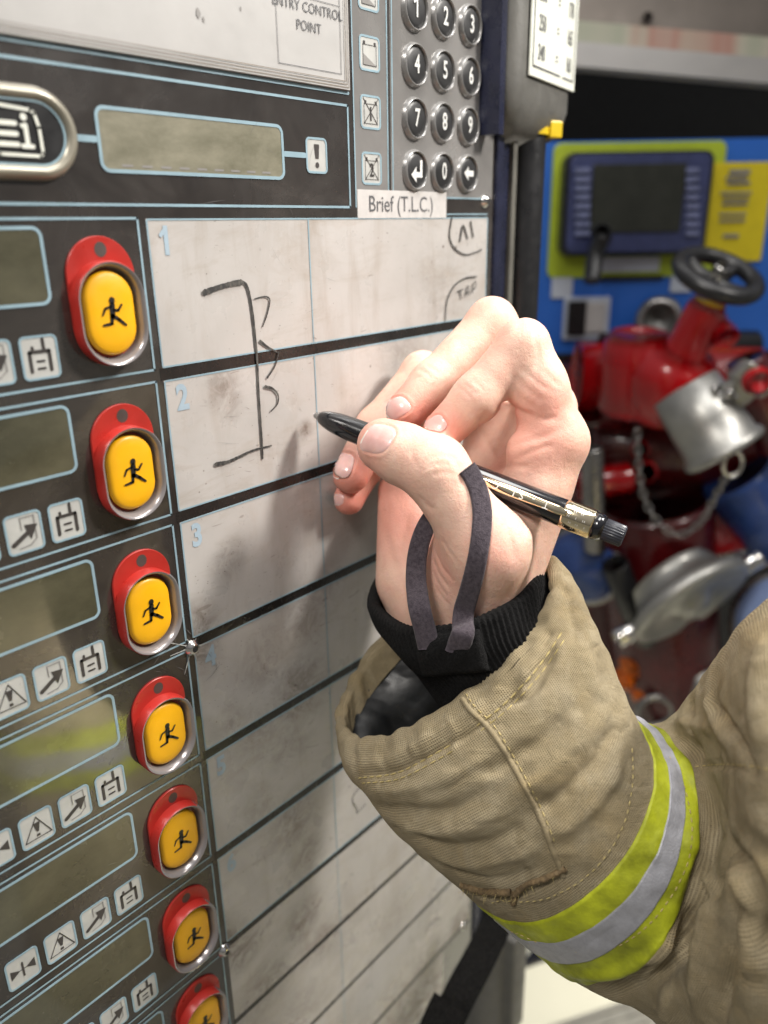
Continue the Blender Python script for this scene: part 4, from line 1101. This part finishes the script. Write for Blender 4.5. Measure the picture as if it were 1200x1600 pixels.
ribbon('thumb_loop',p2,w2,np.interp(np.linspace(0,1,60),[0,.3,.7,1],[6.5,7.5,8.6,8.6]),2.0,'strap',knit_o)
# sewn patch where the loop ends join the wristlet
PG=np.zeros((24,30,3)); last=None
for j_ in range(24):
    for i_ in range(30):
        s_,t_=i_/29,j_/23; p_,n_=castK(640+112*s_+18*t_,990-10*s_+70*t_)
        if p_ is None: p_=last
        PG[j_,i_]=p_; last=p_
for _ in range(30): PG[1:-1,1:-1]=(PG[:-2,1:-1]+PG[2:,1:-1]+PG[1:-1,:-2]+PG[1:-1,2:])/4
SG,TG=np.meshgrid(np.linspace(0,1,30),np.linspace(0,1,24)); ed=np.minimum(np.minimum(SG,1-SG)*9,np.minimum(TG,1-TG)*7)
PG=PG+np.array([-.08,-.25,.96])*(-1.2+4.0*np.clip(ed,0,1)**.5+.35*np.sin(SG*13+TG*5)*np.sin(TG*9))[:,:,None]
mesh('sewn_patch',c2w(PG.reshape(-1,3)),[q[::-1] for q in grid_faces(24,30)],'knit',knit_o)

# ------------------------------------------------------------------ marker pen
PA=C(491,648,.3235); PBe=C(975,839,.281); pax=(PBe-PA); pL=np.linalg.norm(pax); pz=pax/pL
def pen_at(t): return c2w(PA+pax*t)
pen=empty('marker_pen',pen_at(.5),'black marker pen with gold clip and ribbed end cap gripped between thumb and fingers','marker pen')
def mmr(l): return [(a/pL,r/1000) for a,r in l]
def turned(name,l,mat,parent,n=48,caps=True): return mesh(name,*lathe(c2w(PA),c2w(PBe),mmr(l),n,caps),mat,parent)
R0=5.15
turned('nib',[(0,.7),(.6,1.2),(1.6,1.45),(2.2,1.75),(3.2,1.8),(3.4,1.9)],'nib',pen)
turned('barrel',[(2.4,1.2),(2.6,2.0),(3.6,2.7),(6,3.6),(9,4.25),(13,4.7),(18,4.95),(25,R0),(60,R0),(pL-23,R0+.05),(pL-22.6,R0-.2)],'pen_black',pen,64)
turned('gold_band',[(pL-23,R0-.3),(pL-22.8,R0+.30),(pL-22.3,R0+.38),(pL-12,R0+.38),(pL-11.6,R0+.25),(pL-11.5,R0-.3)],'gold',pen,64)
turned('collar',[(pL-11.6,R0-.4),(pL-11.4,R0+.05),(pL-9,R0-.2),(pL-7.6,R0-.9),(pL-7.2,R0-1.8)],'pen_black',pen)
xx,yy,zz=frame(pz)
rv=[];nr_=96
prr=[(pL-7.6,3.4),(pL-7.3,3.9),(pL-.5,3.8),(pL,3.35),(pL,2.6)]
for a_,r_ in prr:
    for k in range(nr_):
        t_=2*math.pi*k/nr_; g=(.22 if (k//2)%2 else -.12)*(1 if 0<prr.index((a_,r_))<3 else .3)
        rv.append(PA+pz*a_+(xx*math.cos(t_)+yy*math.sin(t_))*(r_+g))
mesh('end_cap',c2w(np.array(rv)),grid_faces(len(prr),nr_,cv=True)+[tuple(range(4*nr_,5*nr_))],'rib_cap',pen)
# clip: bar lying along the barrel on the side turned to the lens, slightly down-left
view=-(PA+pax*.75); view/=np.linalg.norm(view); side=np.cross(pz,view); side/=np.linalg.norm(side); upn=np.cross(side,pz)
if upn@view<0: upn=-upn
if side[1]<0: side=-side
cd_=upn*.98+side*.06; cd_/=np.linalg.norm(cd_); cs_=np.cross(pz,cd_); cs_/=np.linalg.norm(cs_)
if cs_[1]<0: cs_=-cs_
def clip_pt(a_,x_,h_): return PA+pz*a_+cd_*h_+cs_*x_
cv=[];K=40
for i in range(K):
    f_=i/(K-1); a_=pL-62+f_*41; wd=(1.2+ .55*math.sin(math.pi*min(1,f_*1.3)) +.5*f_)*(min(1,(1-f_)*6+.55)); wd*= (.55+.45*min(1,f_*8))
    h_=R0+.55+.8*math.sin(math.pi*f_*.9)*1.0 - (1.2*max(0,f_-.9)*10*.6)
    for x_,z_ in((-1,-.35),(-1,.1),(-.75,.42),(-.3,.55),(.3,.55),(.75,.42),(1,.1),(1,-.35)): cv.append(clip_pt(a_,x_*wd,h_+z_))
clip=mesh('pocket_clip',c2w(np.array(cv)),[q for q in grid_faces(K,8,cv=True)]+[tuple(range(8)),tuple(range(8*K-8,8*K))[::-1]],'gold',pen)
class PenPlane(Plane): pass
def pen_text(s_,a_,x_,size,h_,name,parent,xs=1.):
    o_=c2w(clip_pt(a_,x_,h_)); X=-(pz@M.T); Y=-(cs_@M.T); Nn_=cd_@M.T
    if np.cross(X,Y)@Nn_<0: Y=-Y
    pl_=Plane(o_,X,Y,Nn_); v,f=text_geo(s_,size,xs); return mesh(name,pl_(v,0),f,'engrave',parent,False)
for ch,a_ in(('T',pL-29),('-',pL-34),('S',pL-38.5),('I',pL-41.5),('C',pL-49)): pen_text(ch,a_,0,.0040,R0+1.95,'engraving',clip,1.)
bt=MB()
for i in range(26):
    a_=pL-21.5+8.5*((i*7)%13)/13; t_=-.9+1.6*(i%5)/4
    d_=cd_*math.cos(t_)+cs_*math.sin(t_); p_=PA+pz*a_+d_*(R0+.42); e_=np.cross(pz,d_)
    bt.add(c2w(np.array([p_-e_*.35-pz*.1,p_+e_*.35-pz*.1,p_+e_*.35+pz*.12,p_-e_*.35+pz*.12])),[(0,1,2,3)])
bt.build('band_marks','engrave',pen,False)

# ------------------------------------------------------------------ beside the board: post, chart case, tie, strap
def wpost(u,h,v0,v1,r): return cyl(B(u,v0,h),B(u,v1,h),r,40,.05)
post=empty('support_post',B(246,470,-8),'upright black round post beside the board frame, standing in a grey clamp foot','post')
mesh('post_tube',*wpost(246,-8,-260,505,.0112),'black_plastic',post)
mesh('post_channel',*boxv(B(233,120,-22),np.array([.004,0,0]),np.array([0,.009,0]),np.array([0,0,.385])),'black_plastic',post,False)
ft_=MB(); ft_.add(*lathe(B(247,486,-8),B(247,640,-8),[(0,.012),(.01,.0165),(.06,.0185),(.4,.020),(1,.022)],40)); ft_.add(*boxv(B(247,560,0),np.array([.010,0,0]),np.array([0,.018,0]),np.array([0,0,.05])))
cf=ft_.build('clamp_foot','grey_case',post); md=cf.modifiers.new('b','BEVEL'); md.width=.002; md.segments=2; md.limit_method='ANGLE'
# conversion chart case
p0=C(826,112,.375); dh=np.array([.658,.377,-1.]); dh/=np.linalg.norm(dh)
X=dh@M.T; UPc=np.array([0,0,1.]); X=X-UPc*(X@UPc); X/=np.linalg.norm(X); NN_=np.cross(X,UPc)
CP=Plane(c2w(p0),X,UPc,NN_)
case=empty('pressure_chart_case',CP(np.array([[.02,0]]))[0],'grey moulded case carrying a white number conversion chart beside the keypad','chart case')
def case_ring(z,inset,flat=1.): 
    ol=rrect(.080-2*inset,.046-2*inset,.010,6); return np.array([CP(np.array([[q[0]+.0270,z]]),q[1]-.0238)[0] for q in ol])
rg=[case_ring(z,i_) for z,i_ in((.20,0),(.10,0),(.0,0),(-.012,.0),(-.020,.002),(-.026,.006),(-.030,.014))]
nr=len(rg[0]); mesh('case_shell',np.vstack(rg),grid_faces(len(rg),nr,cv=True)+[tuple(range((len(rg)-1)*nr,len(rg)*nr)),tuple(range(nr))[::-1]],'grey_case',case)
mesh('case_side',*boxv(CP(np.array([[-.0165,.09]]),-.020)[0],X*.0030,NN_*.014,UPc*.118),'frame_blue',case,False)
mesh('chart_plate',*slab(CP,np.array([(-.0005,-.0015),(.0635,-.0015),(.0635,.16),(-.0005,.16)]),0,.0008,.0002),'chart',case,False)
cl=MB()
for a,b in(((.0025,.0030),(.0400,.0030)),((.0025,.0030),(.0025,.16)),((.0445,.0030),(.0600,.0030)),((.0600,.0030),(.0600,.16))): cl.add(*stroke(CP,[np.array(a),np.array(b)],.0008,.0011,n=2))
cl.build('chart_lines','print',case,False)
for i,(a,b) in enumerate((('240','160'),('250','165'),('260','170'),('270','175'),('280','180'),('290','185'))):
    z=.0095+i*.0124
    text(CP,a,(.0130,z),.0098,.0011,'print',case,'chart_number',xs=.62,weight=.0001); text(CP,'=',(.0345,z),.0090,.0011,'print',case,'chart_number',xs=.6); text(CP,b,(.0520,z),.0098,.0011,'print',case,'chart_number',xs=.55,weight=.0001)
mesh('case_knob',*cyl(CP(np.array([[.066,-.004]]),-.030)[0],CP(np.array([[.077,-.004]]),-.030)[0],.006),'dull_steel',case)
# yellow cable tie
tie=empty('cable_tie',B(246,-48,-8),'yellow nylon cable tie looped round the black post','cable tie')
a=np.linspace(0,2*np.pi,41)[:-1]; vt=[]
for q in a:
    for r_,z in((.0114,-.0022),(.0126,-.0022),(.0126,.0022),(.0114,.0022)): vt.append(B(246+1000*r_*math.cos(q),-43-z*1000,-8+1000*r_*math.sin(q)))
mesh('tie_band',vt,grid_faces(40,4,cu=True,cv=True),'yellow_tie',tie,False)
hd=mesh('tie_head',*boxv(B(255,-43.5,3.4),np.array([.0040,-.0015,0]),np.array([.0012,.0030,0]),np.array([0,0,.0042])),'yellow_tie',tie,False)
md=hd.modifiers.new('b','BEVEL'); md.width=.0008; md.segments=2
# webbing strap hanging at the lower corner of the board
def rib3(name,pts,wv,wd,th,mat,parent=None,**k):
    pts=spline(np.array(pts),60); tan=np.gradient(pts,axis=0); tan/=np.linalg.norm(tan,axis=1)[:,None]
    w_=np.array(wv,float)[None]-tan*(tan@np.array(wv,float))[:,None]; w_/=np.linalg.norm(w_,axis=1)[:,None]; nr=np.cross(tan,w_)
    v=np.concatenate([pts[:,None]+np.array([[x_*wd/2,y_*th/2] for x_,y_ in((-1,-1),(-1,1),(1,1),(1,-1))])[None,:,0:1]*w_[:,None]+np.array([[x_*wd/2,y_*th/2] for x_,y_ in((-1,-1),(-1,1),(1,1),(1,-1))])[None,:,1:2]*nr[:,None]],0)
    return mesh(name,v.reshape(-1,3),grid_faces(60,4,cv=True)+[(3,2,1,0),(236,237,238,239)],mat,parent,False,**k)
sp=[P(790,1380,.50),P(776,1440,.49),P(748,1500,.475),P(716,1560,.46),P(680,1640,.45)]
st_=rib3('webbing_strap',sp,M@np.array([1,-.35,0]),.019,.002,'web',None,loc=sp[2]); tag(st_,'black woven webbing strap hanging across the lower corner of the board','strap')
st2=rib3('strap_fold',[P(705,1568,.452),P(690,1600,.447),P(670,1650,.44)],M@np.array([1,-.35,0]),.022,.004,'web',st_)

# ------------------------------------------------------------------ ground
g=40; mesh_=mesh('ground',[(-g,-g,0),(g,-g,0),(g,g,0),(-g,g,0)],[(0,1,2,3)],'floor',None,False,loc=(0,0,0)); tag(mesh_,kind='structure')
def vbox(name,px0,py0,px1,py1,d,th,mat,parent,**k):
    """upright box facing the lens: pixel corners of its front face at bay distance d"""
    a=V(px0,py0,d); b=V(px1,py1,d); c=(a+b)/2; w_=abs((b-a)@BX)/2; h_=abs(b[2]-a[2])/2
    o=mesh(name,*boxv(c+BD*th/2,BX*w_,BD*th/2,UPV*h_),mat,parent,False,**k); return o
# locker wall, cavity darkness painted near black, and canopy
wall=vbox('wall',560,-500,1900,1250,1.30,.05,'cavity',None,loc=V(1200,600,1.3)); tag(wall,'rear wall of the pump bay above the blue panel, its darkness painted on','wall')
can=empty('locker_fascia',V(1050,60,.98),'aluminium locker fascia with bolts, a worn sticker strip and a bright lower edge','fascia')
def slant(px0,py0,px1,py1,d0,d1,hpx,th,mat,name,parent):
    a=V(px0,py0,d0); b=V(px1,py1,d1); a2=V(px0,py0+hpx,d0); c=(a+b)/2; ax_=(b-a)/2; dn=UPV*(a[2]-a2[2])/2
    nrm=np.cross(ax_,UPV); nrm/=np.linalg.norm(nrm)
    return mesh(name,*boxv(c-dn+nrm*0,ax_,nrm*th/2,dn),mat,parent,False)
slant(700,-320,1500,-260,.97,.93,352,.02,'alu','fascia_plate',can)
slant(700,18,1500,88,.965,.925,34,.02,'strip','sticker_strip',can)
slant(700,52,1500,122,.95,.91,38,.03,'alu_bright','lower_edge',can)
for x_,y_ in((1012,27),(1197,49)): mesh('bolt',*cyl(V(x_,y_,.95),V(x_,y_,.935),.005),'hole',can)
# ------------------------------------------------------------------ pump control panel
D0=.88
pan=empty('pump_control_panel',V(1020,400,D0),'blue pump control panel with lime surround, dark display and yellow label','control panel')
vbox('panel_plate',800,222,1330,545,D0,.02,'panel_blue',pan)
def vr(name,px0,py0,px1,py1,d,th,mat,parent,r=.006):
    a=V(px0,py0,d); b=V(px1,py1,d); c=(a+b)/2; pl_=Plane(c,BX,UPV,-BD); return mesh(name,*slab(pl_,rrect(abs((b-a)@BX),abs(b[2]-a[2]),r,6),-th,0,.001),mat,parent,False)
vr('lime_surround',866,224,1112,431,D0-.003,.004,'lime',pan,.008)
bz=vr('display_bezel',884,238,1100,397,D0-.022,.022,'black_plastic',pan,.01)
fc=vr('bezel_face',893,242,1096,392,D0-.026,.005,'bezel',bz,.008)
vr('display_screen',928,257,1063,362,D0-.028,.004,'screen',bz,.002)
for x0,x1 in((899,921),(1072,1091)):
    kb_=MB()
    for i in range(8):
        a=V(x0,262+i*14,D0-.028); b=V(x1,270+i*14,D0-.028); c=(a+b)/2; kb_.add(*boxv(c,BX*abs((b-a)@BX)/2,BD*.002,UPV*abs(b[2]-a[2])/2))
    kb_.build('key_column','bezel_keys',bz,False)
vr('white_label',936,402,1030,424,D0-.006,.002,'white_label',pan,.001)
vr('groove',940,431,1036,437,D0-.004,.003,'black_plastic',pan,.001)
yl=vr('yellow_label',1112,254,1189,408,D0-.004,.003,'yellow_label',pan,.002)
tl=MB()
for y_,x0,x1,hh in((265,1140,1172,7),(276,1134,1168,4),(284,1136,1172,4),(300,1126,1174,3),(309,1130,1170,3),(317,1128,1168,3),(333,1124,1166,3),(343,1124,1164,3),(366,1130,1154,5)):
    a=V(x0,y_,D0-.0065); b=V(x1,y_+hh,D0-.0065); c=(a+b)/2; tl.add(*boxv(c,BX*abs((b-a)@BX)/2,BD*.0003,UPV*abs(b[2]-a[2])/2))
tl.build('label_lines','icon_grey',yl,False)
vr('small_label',863,431,894,466,D0-.003,.002,'white_label',pan,.001); vr('small_label',1050,425,1080,457,D0-.003,.002,'white_label',pan,.001)
sw=vr('rocker_switch',883,465,950,530,D0-.006,.006,'white_label',pan,.002); vr('switch_dark_half',889,471,914,524,D0-.010,.006,'black_plastic',sw,.001); vr('switch_light_half',917,473,944,520,D0-.009,.004,'sticker',sw,.001)
ld=MB(); ld.add(*tube(spline([V(940,372,.82),V(930,400,.82),V(925,440,.81)],20),[.0085]*20,12)); ld.add(*cyl(V(940,365,.82),V(940,372,.86),.010))
lv=ld.build('black_lever','black_plastic',None,loc=V(930,410,.82)); tag(lv,'black lever hanging in front of the left side of the dark display','lever')
ga=empty('round_gauge',V(1030,500,.83),'small round chrome fitting set in the blue panel beside the red valve','fitting')
mesh('gauge_rim',*lathe(V(1030,500,.86),V(1030,500,.82),[(0,.024),(.8,.024),(1,.020),(1,.016),(.9,.015)],36),'dull_steel',ga)
mesh('gauge_face',*cyl(V(1030,500,.85),V(1030,500,.822),.0155),'cast_alu',ga)
# ------------------------------------------------------------------ red valve with handwheel
vd=.70
wc=V(1122,430,vd); st0=V(1040,620,vd+.03)
val=empty('red_gate_valve',V(1045,600,vd),'red enamelled valve with a round black handwheel on its tilted stem','valve')
wax=wc-st0; wax/=np.linalg.norm(wax); wax=wax-BD*.22; wax/=np.linalg.norm(wax); x_,y_,z_=frame(wax)
ring_=[wc+(x_*math.cos(t)+y_*math.sin(t))*.0335 for t in np.linspace(0,2*np.pi,49)[:-1]]
wh_=MB(); wh_.add(*tube(ring_,.0072,14,closed=True))
hw=wh_.build('handwheel_rim','black_plastic',val)
spk=MB()
for k in range(4):
    t=k*2*math.pi/4+.4; e_=wc+(x_*math.cos(t)+y_*math.sin(t))*.034; spk.add(*tube(spline([wc-wax*.006,(wc+e_)/2-wax*.006,e_],10),[.0062]*10,10))
spk.build('handwheel_spokes','black_plastic',hw)
mesh('wheel_nut',*cyl(wc-wax*.004,wc+wax*.009,.0075,6),'chrome',hw)
vb=MB()
a_=wc-wax*.005; 
vb.add(*lathe(V(1110,470,vd+.005),V(1052,585,vd+.03),[(0,.014),(.1,.017),(.5,.018),(.85,.022),(1,.027)],36))
vb.add(*lathe(V(1070,545,vd+.02),V(1020,640,vd+.05),[(0,.020),(.1,.034),(.45,.040),(.8,.036),(1,.03)],36))
vb.add(*lathe(V(1000,520,vd+.05),V(985,640,vd+.06),[(0,.026),(.1,.032),(.9,.034),(1,.030)],36))
vb.add(*lathe(V(1118,500,vd+.02),V(1135,530,vd-.0),[(0,.010),(.3,.009),(.7,.012),(1,.012)],20))
vb.add(*lathe(V(900,590,vd+.10),V(1180,600,vd+.09),[(0,.036),(.2,.036),(.22,.048),(.30,.048),(.32,.036),(1,.036)],36))
vb.build('valve_body','red_paint',val)
# red pipework below
pw=empty('red_manifold',V(1000,800,.80),'red manifold pipework filling the bay below the valve, its shade painted on','manifold')
for i,(a,b,r_,m_) in enumerate((((920,700,.83),(1200,690,.80),.05,'shaded_red'),((930,560,.86),(945,1100,.86),.040,'shaded_red'),((1020,780,.78),(1050,1150,.80),.060,'shaded_red'),((900,810,.86),(1250,830,.86),.045,'shaded_red'),
     ((960,980,.84),(1080,1000,.84),.05,'shaded_red'),((1110,780,.80),(1130,860,.78),.034,'red_paint'),((1160,560,.90),(1175,760,.90),.032,'shaded_red'),((930,620,.78),(990,640,.80),.030,'shaded_red'))):
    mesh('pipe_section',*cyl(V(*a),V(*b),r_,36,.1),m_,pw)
for a,b,r_,m_ in (((905,600,.80),(1010,560,.80),.013,'black_plastic'),((925,700,.74),(930,860,.74),.011,'dull_steel'),((960,880,.72),(1010,1000,.74),.014,'black_plastic'),((1165,560,.72),(1215,700,.72),.018,'shaded_red'),((900,760,.76),(985,745,.76),.016,'red_paint'),((930,830,.77),(1000,860,.76),.020,'shaded_red'),((940,545,.80),(1180,540,.82),.016,'black_plastic'),((1150,735,.76),(1230,840,.76),.040,'blue_cap')): mesh('small_pipe',*cyl(V(*a),V(*b),r_,28,.12),m_,pw)
for (px,py,d,r_) in((1000,700,.76,.010),(960,640,.76,.008),(1010,735,.76,.012)): mesh('flange_bolt',*cyl(V(px,py,d),V(px,py+3,d-.012),r_,6),'red_paint',pw)
# alloy coupling
cp=empty('alloy_hose_coupling',V(1110,660,.66),'satin alloy hose coupling with a red button on its release arm','coupling')
ca,cb=V(1068,604,.672),V(1134,708,.650)
mesh('coupling_body',*lathe(ca,cb,[(0,.018),(.02,.029),(.5,.031),(.86,.032),(.90,.035),(.97,.036),(1,.034),(1,.026),(.90,.024),(.80,.023)],48),'cast_alu',cp)
mesh('coupling_bore',*cyl(ca+(cb-ca)*.55,ca+(cb-ca)*.86,.0240),'hole',cp)
ar=MB(); 
aa,ab=V(1120,640,.655),V(1176,592,.64); dx=(ab-aa); L_=np.linalg.norm(dx); dx/=L_; dy=np.cross(dx,BD); dy/=np.linalg.norm(dy)
ar.add(*boxv((aa+ab)/2,dx*L_/2,dy*.013,BD*.006)); ar.add(*boxv(ab,dx*.010,dy*.017,BD*.008))
arm=ar.build('release_arm','cast_alu',cp,False); md=arm.modifiers.new('b','BEVEL'); md.width=.003; md.segments=3
mesh('red_button',*lathe(ab-BD*.006,ab-BD*.014,[(0,.0115),(.6,.0115),(1,.008)],28),'orange' if False else 'red_paint',arm)
for q in((1118,610,.645),(1142,616,.64)): mesh('arm_pin',*cyl(V(q[0]-5,q[1],q[2]),V(q[0]+5,q[1],q[2]-.006),.005),'chrome',cp)
# safety chain
ch=empty('safety_chain',V(1050,830,.68),'fine silver chain hanging in a loop beneath the coupling','chain')
cpts=spline([V(996,672,.72),V(998,720,.715),V(1006,775,.71),V(1030,818,.70),V(1062,835,.69),V(1095,815,.68),V(1118,775,.67),V(1140,735,.66)],300)
s_=np.r_[0,np.cumsum(np.linalg.norm(np.diff(cpts,axis=0),axis=1))]; nl=int(s_[-1]/.0072)
lk=None
for k in range(nl):
    c_=np.array([np.interp((k+.5)*.0072,s_,cpts[:,i]) for i in range(3)]); c2_=np.array([np.interp((k+.6)*.0072,s_,cpts[:,i]) for i in range(3)]); t_=c2_-c_; t_/=np.linalg.norm(t_)
    sd=np.cross(t_,BD); sd/=np.linalg.norm(sd); 
    if k%2: sd=np.cross(t_,sd)
    pts=[c_+t_*.0050*math.cos(a)+sd*.0030*math.sin(a) for a in np.linspace(0,2*np.pi,17)[:-1]]
    mesh('chain_link',*tube(pts,.0011,6,closed=True),'dull_steel',ch)
rr_=V(1145,725,.645); pts=[rr_+UPV*.011*math.sin(a)+BX*.008*math.cos(a) for a in np.linspace(0,2*np.pi,25)[:-1]]
mesh('end_ring',*tube(pts,.0018,8,closed=True),'chrome',ch)
# blanking cap
bc=empty('blanking_cap',V(1070,930,.72),'large round polished blanking cap with two lugs lying below the chain','cap')
cc_=V(1075,935,.70); RT_,UP_,BK_=M[:,0],M[:,1],M[:,2]; nx_=BK_*.52+(RT_*.5-UP_*.87)*.85; nx_/=np.linalg.norm(nx_)
mesh('cap_disc',*lathe(cc_-nx_*.030,cc_+nx_*.012,[(0,.042),(.5,.050),(.62,.060),(.68,.064),(.9,.064),(.95,.060),(.90,.054),(.84,.046),(.84,.024),(1.0,.016),(1.1,.012),(1.1,.001)],56),'cast_alu',bc)
lx=RT_*.87+UP_*.5; lx-=nx_*(lx@nx_); lx/=np.linalg.norm(lx)
for s_2 in(-1,1): mesh('cap_lug',*cyl(cc_+lx*.062*s_2,cc_+lx*.082*s_2,.0095),'chrome',bc)
# blue hose caps
def capthing(px,py,d,r_,n_,m1,lab,depth=.05):
    c_=V(px,py,d); n_=n_/np.linalg.norm(n_); e_=empty('hose_cap',c_,lab,'cap'); mesh('cap_body',*lathe(c_-n_*depth,c_+n_*.01,[(0,r_*.9),(.1,r_),(.7,r_),(.8,r_*.9),(1,r_*.8),(1.03,.0005)],44),m1,e_)
    mesh('cap_rim',*lathe(c_-n_*.02,c_-n_*.008,[(0,r_),(.2,r_*1.12),(.8,r_*1.12),(1,r_)],44,False),'dull_steel',e_); return e_
capthing(905,890,.76,.040,BX*-.6-BD*.8,'blue_cap','dark blue hose cap with a steel rim just right of the jacket cuff')
capthing(1240,985,.70,.056,-BX*.5-BD*.8+UPV*.2,'pale_blue','large pale blue round cap partly hidden behind the raised elbow')
capthing(1195,800,.80,.055,-BD+UPV*.1,'blue_cap','shadowed blue cap at the right edge under the coupling')
capthing(1100,1075,.74,.026,-BD+BX*-.3,'cast_alu','small polished round fitting above the elbow fold',.04)
for i,(px,py,r_) in enumerate(((987,1040,.0125),(977,1064,.010),(1004,1082,.013))):
    c_=V(px,py,.76); o=mesh('orange_knob',*lathe(c_+BD*.02,c_-BD*.012,[(0,r_*.6),(.3,r_*.9),(.7,r_),(.9,r_*.8),(1,r_*.3)],24),'orange',None,loc=c_)
    tag(o,('uppermost small orange knob above the elbow fold','middle small orange knob, the leftmost of three','lowest and reddest of the small orange knobs')[i],'knob','orange knobs low in the bay')
rr2=V(1022,1112,.74); pts=[rr2+UPV*.019*math.sin(a)+BX*.019*math.cos(a) for a in np.linspace(0,2*np.pi,33)[:-1]]
o=mesh('steel_ring',*tube(pts,.0042,10,closed=True),'dull_steel',None,loc=rr2); tag(o,'dull steel ring lying behind the elbow fold below the orange knobs','ring')
# ------------------------------------------------------------------ low things seen under the arm
hs=mesh('black_hose',*tube(spline([P(780,1500,1.05),P(850,1475,1.05),P(930,1452,1.05),P(1100,1400,1.08)],30),.020,16),'frame_blue',None,loc=P(850,1475,1.05)); tag(hs,'thick blue black hose running low behind the post','hose')
wf=empty('white_fitting',P(806,1462,.98),'small white plastic fitting beside the post under the arm','fitting')
mesh('fitting_body',*lathe(P(806,1438,.98),P(806,1486,.98),[(0,.010),(.1,.014),(.45,.015),(.5,.019),(.9,.019),(1,.016)],28),'chart',wf)
mesh('fitting_cap',*cyl(P(806,1428,.98),P(806,1440,.98),.009),'white_label',wf)
pk=MB(); 
a=P(880,1655,1.2); b=P(1090,1585,1.2); ax_=(b-a)/2; L_=np.linalg.norm(ax_); pk.add(*boxv((a+b)/2,ax_*1.3,np.cross(ax_/L_,UPV)*.05,UPV*.012))
for k in range(6):
    off=np.cross(ax_/L_,UPV)*(-.042+.0168*k); pk.add(*boxv((a+b)/2+off+UPV*.014,ax_*1.3,np.cross(ax_/L_,UPV)*.004,UPV*.0022))
o=pk.build('step_tread','plank',None,False,loc=(a+b)/2); tag(o,'ribbed pale aluminium step edge at the very bottom of the view','step')

# ------------------------------------------------------------------ jacket body to the right of the view (seen only as a reflection in the glossy board)
px_,py_=150,1205; bu=pb(px_,py_); bp_=B(bu[0],bu[1]); rd=bp_-CAM; rd[1]*=-1; rd/=np.linalg.norm(rd)
tcx=bp_+rd*.66; tcx=tcx+np.array([.04,-.04,0]); zb=(bp_+rd*.56)[2]
tv=[];zz_=np.linspace(zb-.35,zb+.30,60)
for z in zz_:
    f_=np.clip((z-(zb+.14))/.16,0,1); sc=math.sqrt(max(.02,1-f_**2*.9))
    for t in np.linspace(0,2*np.pi,72,endpoint=False): tv.append(np.array([tcx[0]+.13*sc*math.cos(t),tcx[1]+.10*sc*math.sin(t),z])+.004*np.array([math.cos(t*9+z*20),math.sin(t*7),0]))
jb=mesh('jacket_body',tv,grid_faces(60,72,cv=True)+[tuple(range(59*72,60*72))],'khaki',person,True,uvs=np.array([(a_*.01,b_*.01) for a_ in range(60) for b_ in range(72)]))
def tband(z0,z1,r_,m,name,par):
    v=[np.array([tcx[0]+(.13+r_)*math.cos(t),tcx[1]+(.10+r_)*math.sin(t),z])+.004*np.array([math.cos(t*9+z*20),math.sin(t*7),0]) for z in(z0,z1) for t in np.linspace(0,2*np.pi,72,endpoint=False)]
    return mesh(name,v,grid_faces(2,72,cv=True),m,par)
area('jacket_fill', np.array([tcx[0]-.10,tcx[1]+.27,zb+.20]), np.array([tcx[0]-.03,tcx[1]+.08,zb-.01]), .08, 2.6, (1.0,.97,.92)).data.spread=math.radians(90)  # added light, makes the unseen jacket band show in the board's reflection
tbb=tband(zb-.035,zb+.035,.003,'hivis','reflective_band',jb); tband(zb-.013,zb+.013,.005,'silver','silver_strip',tbb)
